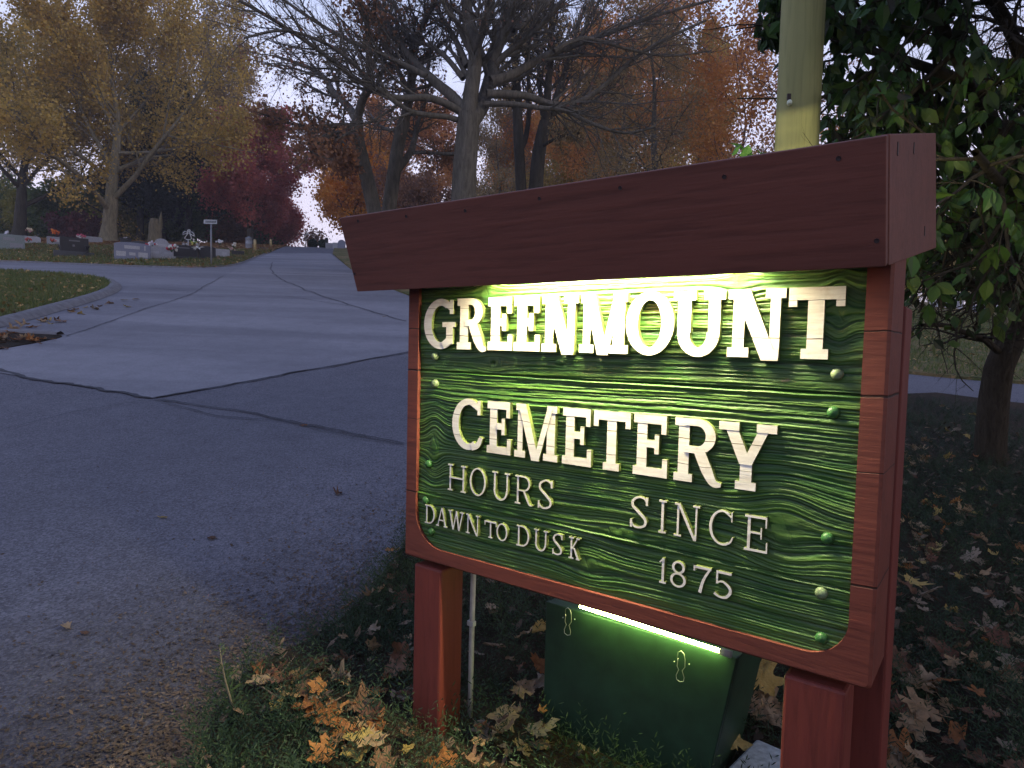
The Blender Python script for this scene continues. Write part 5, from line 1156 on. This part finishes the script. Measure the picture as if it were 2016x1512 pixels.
# leaves that stand out, one by one: (px, py, colour, kind, size, lift, label)
HERO = [(505, 1312, 'orange', 'curl', .066, .03, 'long rolled orange brown leaf on the asphalt edge left of the near post'), (768, 1082, 'orange', 'flat', .055, .03, 'orange leaf at the asphalt edge beside the sign frame corner'), (598, 836, 'orange', 'flat', .06, .01, 'lone orange leaf lying on the long road crack'),
        (668, 970, 'brown', 'curl', .055, .01, 'crumpled brown leaf alone on the asphalt left of the sign'), (128, 1232, 'tan', 'curl', .045, .01, 'tan leaf alone on the asphalt at the lower left'), (168, 1245, 'brown', 'oval', .03, .01, 'small brown leaf beside the tan one on the asphalt'), (418, 1058, 'brown', 'oval', .04, .01, 'small reddish brown leaf in the middle of the asphalt'), (322, 1018, 'yellow', 'oval', .035, .01, 'tiny yellowish leaf on the asphalt below the crack'),
        (1795, 1142, 'yellow', 'flat', .075, .11, 'biggest yellow maple leaf on the juniper right of the sign'), (995, 1408, 'tan', 'flat', .075, .07, 'large pale tan maple leaf between the near post and green box'), (1065, 1232, 'yellow', 'oval', .06, .10, 'yellow leaf touching the left edge of the green box'), (1068, 1312, 'orange', 'oval', .05, .10, 'orange leaf half hidden by the green box edge'),
        (1500, 1335, 'yellow', 'flat', .11, .16, 'big olive yellow leaf above the red post top, behind it'), (1505, 1390, 'tan', 'flat', .11, .10, 'broad tan leaf between the green box and the far post'), (1440, 1450, 'yellow', 'oval', .085, .09, 'upright pale yellow leaf beside the concrete block'), (650, 1418, 'orange', 'curl', .07, .06, 'brightest orange leaf in the pile left of the near post'), (690, 1440, 'orange', 'flat', .065, .05, 'orange leaf lying against the near post pile, lower'), (720, 1415, 'red', 'curl', .06, .06, 'dusky pink brown leaf in the pile by the near post'),
        (640, 1480, 'orange', 'flat', .06, .07, 'orange leaf on the bright juniper at the bottom edge'), (715, 1460, 'yellow', 'flat', .07, .06, 'golden lobed leaf in front of the near post'), (545, 1387, 'yellow', 'oval', .05, .06, 'thin yellow green leaf above the bright juniper'), (790, 1175, 'red', 'flat', .07, .08, 'red brown leaf against the near post, upper'), (795, 1290, 'red', 'curl', .07, .08, 'red brown leaf against the near post, middle'), (880, 1500, 'orange', 'curl', .075, .06, 'orange curled leaf at the foot of the near post'),
        (1910, 1000, 'tan', 'curl', .05, .08, 'tan leaf beside the dogwood trunk foot'), (1905, 857, 'yellow', 'flat', .05, .08, 'yellow leaf left of the dogwood trunk'), (1885, 845, 'grey', 'flat', .055, .09, 'pale leaf above the yellow leaf left of the dogwood trunk'), (1925, 838, 'grey', 'curl', .055, .09, 'pale folded leaf standing left of the dogwood trunk'), (1835, 1100, 'red', 'flat', .055, .09, 'triangular pinkish leaf on the dark juniper right of the sign'), (1930, 1105, 'grey', 'flat', .05, .09, 'pale grey leaf on the dark juniper far right'),
        (1815, 1340, 'tan', 'flat', .075, .08, 'big tan leaf right of the far post'), (1870, 1290, 'red', 'curl', .075, .09, 'pinkish brown pointed leaf right of the far post'), (1960, 1255, 'red', 'curl', .07, .07, 'dark red crumpled leaf at the right edge'), (1880, 1440, 'orange', 'curl', .07, .07, 'long orange brown leaf at the lower right'), (1800, 1420, 'tan', 'flat', .07, .07, 'tan leaf with a long stalk at the lower right'), (2010, 1075, 'orange', 'flat', .06, .09, 'orange leaf at the right picture edge'),
        (800, 1475, 'yellow', 'oval', .03, .08, 'small cream bud-like leaf touching the near post'), (755, 623, 'grey', 'flat', .06, .01, 'pale leaf on the concrete road left of the fascia'), (243, 590, 'grey', 'flat', .12, .03, 'grey leaf on the road off the kerb tip'), (266, 588, 'tan', 'flat', .12, .03, 'tan leaf on the road off the kerb tip'), (252, 603, 'yellow', 'flat', .11, .03, 'yellow leaf on the road off the kerb tip')]
rl = np.random.default_rng(5)
for px, py, col, kind, sz, lift, lab in HERO:
    p = gp(px, py); p = gp(px, py, off=lift)
    if not lab.startswith('big olive') and kind != 'oval': pass
    put(col, kind, int(rl.integers(0, 11)), p, sz, rl.uniform(0, 6.28), rl.uniform(.05, .3) * (1 if lift > .03 else .4) + (.35 if lift > .03 else 0), rl.uniform(-.6, .6), lab, 'fallen leaves')
def scatter(n, poly_px, cols, size, lift, zone, kinds=('flat', 'curl', 'curl', 'oval'), tilt=.5):
    c = 0; xs = [a for a, _ in poly_px]; yz = [b_ for _, b_ in poly_px]; tries = 0
    while c < n and tries < n * 40:
        tries += 1; a, b_ = rl.uniform(min(xs), max(xs)), rl.uniform(min(yz), max(yz))
        if not inside(np.array([[a, b_]]), poly_px)[0]: continue
        lf = lift * (.4 + rl.random()); p = gp(a, b_, off=lf)
        if insign(np.array([[p.x, p.y]]), .02)[0]: continue
        col = cols[int(rl.integers(0, len(cols)))]; kind = kinds[int(rl.integers(0, len(kinds)))]
        put(col, kind, int(rl.integers(0, 11)), p, size * (.6 + .7 * rl.random()) * (.7 if kind == 'oval' else 1), rl.uniform(0, 6.28), abs(rl.normal(0, tilt)), rl.uniform(0, 6.28), f'{COLN[col]} {ADJ[kind]} leaf {zone}', f'{COLN[col]} {ADJ[kind]} leaves {zone}'); c += 1
scatter(46, [(600, 1290), (810, 1280), (810, 1500), (640, 1512), (480, 1345)], ['brown', 'tan', 'orange', 'brown', 'grey', 'brown', 'orange', 'red', 'tan'], .060, .05, 'in the pile left of the near post')
scatter(12, [(660, 1200), (805, 1110), (805, 1280), (640, 1290)], ['grey', 'tan', 'brown', 'tan'], .045, .09, 'on the dark juniper left of the near post')
scatter(26, [(935, 1150), (1085, 1210), (1085, 1512), (925, 1512)], ['grey', 'tan', 'tan', 'brown', 'orange'], .052, .08, 'between the near post and the green box')
scatter(6, [(1425, 1310), (1540, 1340), (1530, 1512), (1420, 1512)], ['tan', 'yellow', 'tan'], .07, .08, 'between the green box and the far post')
scatter(44, [(1770, 1010), (1900, 960), (1940, 990), (1800, 1120), (1765, 1120)], ['tan', 'brown', 'orange', 'tan', 'grey', 'yellow'], .052, .06, 'heaped between the far post and dogwood')
scatter(18, [(1780, 870), (1850, 860), (1850, 900), (1775, 930)], ['tan', 'brown', 'tan'], .055, .06, 'in the small heap behind the far post')
scatter(34, [(1770, 790), (2016, 815), (2016, 1010), (1770, 1010)], ['grey', 'tan', 'tan', 'brown', 'yellow', 'orange'], .058, .08, 'on the juniper around the dogwood trunk')
scatter(38, [(1740, 1110), (2016, 1010), (2016, 1230), (1735, 1230)], ['grey', 'tan', 'brown', 'red', 'yellow'], .060, .09, 'on the dark juniper right of the sign')
scatter(54, [(1735, 1230), (2016, 1230), (2016, 1530), (1725, 1530)], ['tan', 'tan', 'brown', 'grey', 'brown', 'orange', 'red'], .072, .07, 'at the lower right beside the far post')
scatter(34, [(-5, 655), (60, 632), (150, 608), (222, 588), (230, 596), (150, 622), (60, 650), (0, 668)], ['tan', 'tan', 'brown', 'orange', 'yellow', 'grey'], .10, .03, 'along the kerb gutter', tilt=.25)
scatter(22, [(-5, 662), (100, 664), (125, 668), (60, 678), (-5, 690)], ['brown', 'brown', 'tan', 'orange'], .09, .04, 'on the soil verge below the kerb', tilt=.25)
# ---- litter: crumbs of leaf on the asphalt by the bed and between the bigger leaves
def flakes(name, P, size, mat, rgx, flat=.25, kind='stuff'):
    N = len(P); az = rgx.uniform(0, 6.283, N); d_ = np.stack([np.cos(az), np.sin(az), rgx.normal(0, flat, N)], 1); u_ = np.stack([-np.sin(az), np.cos(az), rgx.normal(0, flat, N)], 1); s_ = (size * (.4 + 1.1 * rgx.random(N)))[:, None]; w_ = (.25 + .5 * rgx.random(N))[:, None]
    V = np.stack([P - d_ * s_ * .5, P + u_ * s_ * w_ * .5, P + d_ * s_ * .5, P - u_ * s_ * w_ * .5], 1).reshape(-1, 3); me = mesh(name, V, np.arange(4 * N).reshape(N, 4)); a = me.attributes.new('tint', 'FLOAT', 'POINT'); a.data.foreach_set('value', np.repeat(rgx.random(N), 4).astype(np.float32)); o = link(name, me, mat); o['kind'] = kind; return o
LIT = leafmat('litter', [(.03, .022, .016), (.07, .05, .035), (.13, .09, .06), (.28, .21, .15)], .1, .8, scale=3)
cx_, cy_ = [], []
while len(cx_) < 14000:
    a, b_ = rl.uniform(-150, 830), rl.uniform(900, 1600); edge = np.interp(b_, [900, 1080, 1200, 1290, 1400, 1560], [900, 800, 700, 560, 440, 360]); dd = edge - a
    if dd > -60 and rl.random() < math.exp(-max(dd, 0) / 140) * np.clip((b_ - 850) / 350, .05, 1): cx_.append(a); cy_.append(b_)
P = np.array([gp(a, b_, off=.006)[:] for a, b_ in zip(cx_, cy_)]); P = P[~insign(P, .0)]; flakes('leaf_litter', P, .015, LIT, rl)
N = 9000; rad = 8 * np.sqrt(rl.random(N)) + .4; ang = rl.uniform(-.6, .9, N); P = np.stack([rad * np.sin(ang), rad * np.cos(ang)], 1); P = P[inside(P, BEDP)]; P = np.c_[P, h(P[:, 0], P[:, 1]) + .03 + .05 * rl.random(len(P))]; P = P[~insign(P, .01)]
flakes('leaf_litter', P, .042, LIT, rl, .5)
# leaves and grass on the lawns
FLT = leafmat('lawn_fallen_leaves', [(.10, .07, .03), (.30, .19, .07), (.45, .32, .12), (.50, .22, .06)], .1, .8, scale=1)
def lawnpts(n, poly, x0, x1, y0, y1, off):
    P = np.stack([rl.uniform(x0, x1, n), rl.uniform(y0, y1, n)], 1); P = P[inside(P, poly)]; return np.c_[P, h(P[:, 0], P[:, 1]) + off]
LF = LB + [(-36, 120), (-200, 120), (-200, 20)]
PF = lawnpts(36000, LF, -60, -8, 20, 54, .075); flakes('fallen_leaves', PF, .16, FLT, rl, .35)
PI = lawnpts(9000, ISL, -21, -6, 6, 20, .13); OLV = leafmat('orange_lawn_leaves', [(.22, .11, .06), (.42, .22, .12), (.55, .32, .17)], .1, .8, scale=1)
PO = lawnpts(60000, LF, -55, -9, 25, 56, .07); ky = np.clip((PO[:, 1] - 27 + .12 * (PO[:, 0] + 14)) / 3.5, 0, 1); flakes('fallen_leaves', PO[rl.random(len(PO)) < ky], .2, OLV, rl, .2)
nz_ = vnoise2(PI[:, 0], PI[:, 1], .6, .6, 4); flakes('fallen_leaves', PI[rl.random(len(PI)) < .15 + .5 * nz_], .11, FLT, rl, .4)
RBP = RB + [(60, 20), (150, 60), (150, 120), (-32, 120)]
flakes('fallen_leaves', lawnpts(9000, RBP, 3, 30, 9, 40, .07), .10, FLT, rl, .35)
GRS = leafmat('grass_blades', [(.05, .075, .025), (.09, .125, .04), (.15, .17, .055), (.22, .18, .09)], .25, .7, scale=1.2)
def blades(name, P, hh):
    N = len(P); az = rl.uniform(0, 6.283, N); w_ = np.stack([np.cos(az), np.sin(az), 0 * az], 1) * .012 * (hh / .06); up_ = np.stack([rl.normal(0, .35, N), rl.normal(0, .35, N), np.ones(N)], 1) * (hh * (.5 + rl.random(N)))[:, None]
    V = np.stack([P - w_, P + w_, P + up_], 1).reshape(-1, 3); me = mesh(name, V, np.arange(3 * N).reshape(N, 3)); a = me.attributes.new('tint', 'FLOAT', 'POINT'); a.data.foreach_set('value', np.repeat(rl.random(N), 3).astype(np.float32)); link(name, me, GRS)['kind'] = 'stuff'
blades('grass', lawnpts(90000, ISL, -21, -6, 6, 20, .09), .07)
blades('grass', lawnpts(60000, LF, -42, -9, 20, 38, .04), .10)
blades('grass', lawnpts(60000, RBP, 3, 26, 9, 34, .04), .08)
# twigs lying by the leaf pile
TW = plain('dry_twig', (.14, .10, .07), .8, .3, 30)
for k, (pl, r_, lab) in enumerate([([(565, 1420), (610, 1405), (650, 1385), (690, 1362)], .0035, 'long bare twig crossing the leaf pile left of the near post'), ([(502, 1345), (520, 1355), (545, 1372)], .003, 'pale broken twig at the asphalt edge of the leaf pile'), ([(548, 1330), (565, 1312), (580, 1292)], .0025, 'thin twig pointing up beside the rolled leaf')]):
    q0 = gp(*pl[0], off=.05); t = thing('twig', lab, 'twig', tuple(q0)); MB().tube([gp(a, b_, off=.05 + .01 * i_) - q0 for i_, (a, b_) in enumerate(pl)], [r_, r_ * .9, r_ * .8, r_ * .5][:len(pl)], 6).build('stem', TW, t, True)
# the one long juniper shoot standing up at the asphalt edge
p0 = gp(468, 1425); t = thing('juniper_shoot', 'tall thin juniper shoot standing above the bright juniper at the asphalt edge', 'plant', tuple(p0)); pts = [at(a, b_, p0.y - .0 - k * .01) - p0 for k, (a, b_) in enumerate([(468, 1425), (458, 1390), (445, 1345), (437, 1310), (432, 1270)])]
MB().tube(pts, [.004, .0035, .003, .002, .001], 6).build('stem', plain('shoot_stem', (.20, .17, .12), .8), t, True)
mb = MB(); rg = np.random.default_rng(3)
for k in range(130):
    f = rg.random() ** 1.3; u = f * (len(pts) - 1); i = min(int(u), len(pts) - 2); q = pts[i].lerp(pts[i + 1], u - i); d_ = Vector((rg.normal(), rg.normal() * .6, .5 + .5 * rg.random())).normalized() * (.02 + .04 * (1 - f)); s_ = Vector((d_.z, 0, -d_.x)).normalized() * .0016
    mb.add([q, q + d_ * .5 + s_, q + d_, q + d_ * .5 - s_], [(0, 1, 2, 3)])
mb.build('needles', plain('shoot_needles', (.06, .10, .035), .7, .4, 30), t)

# ------------------------------------------------------------------ thin dusk haze in one closed box round the place
hz = MB().box(-275, 275, -275, 275, -6, 60).build('haze', None); hz['kind'] = 'stuff'
hm = bpy.data.materials.new('haze_air'); hm.use_nodes = True; hm.node_tree.nodes.clear()
pv = hm.node_tree.nodes.new('ShaderNodeVolumePrincipled'); pv.inputs['Color'].default_value = (.93, .92, .95, 1); pv.inputs['Density'].default_value = .0012; pv.inputs['Anisotropy'].default_value = .1
mo_ = hm.node_tree.nodes.new('ShaderNodeOutputMaterial'); hm.node_tree.links.new(pv.outputs[0], mo_.inputs['Volume']); hz.data.materials.append(hm)
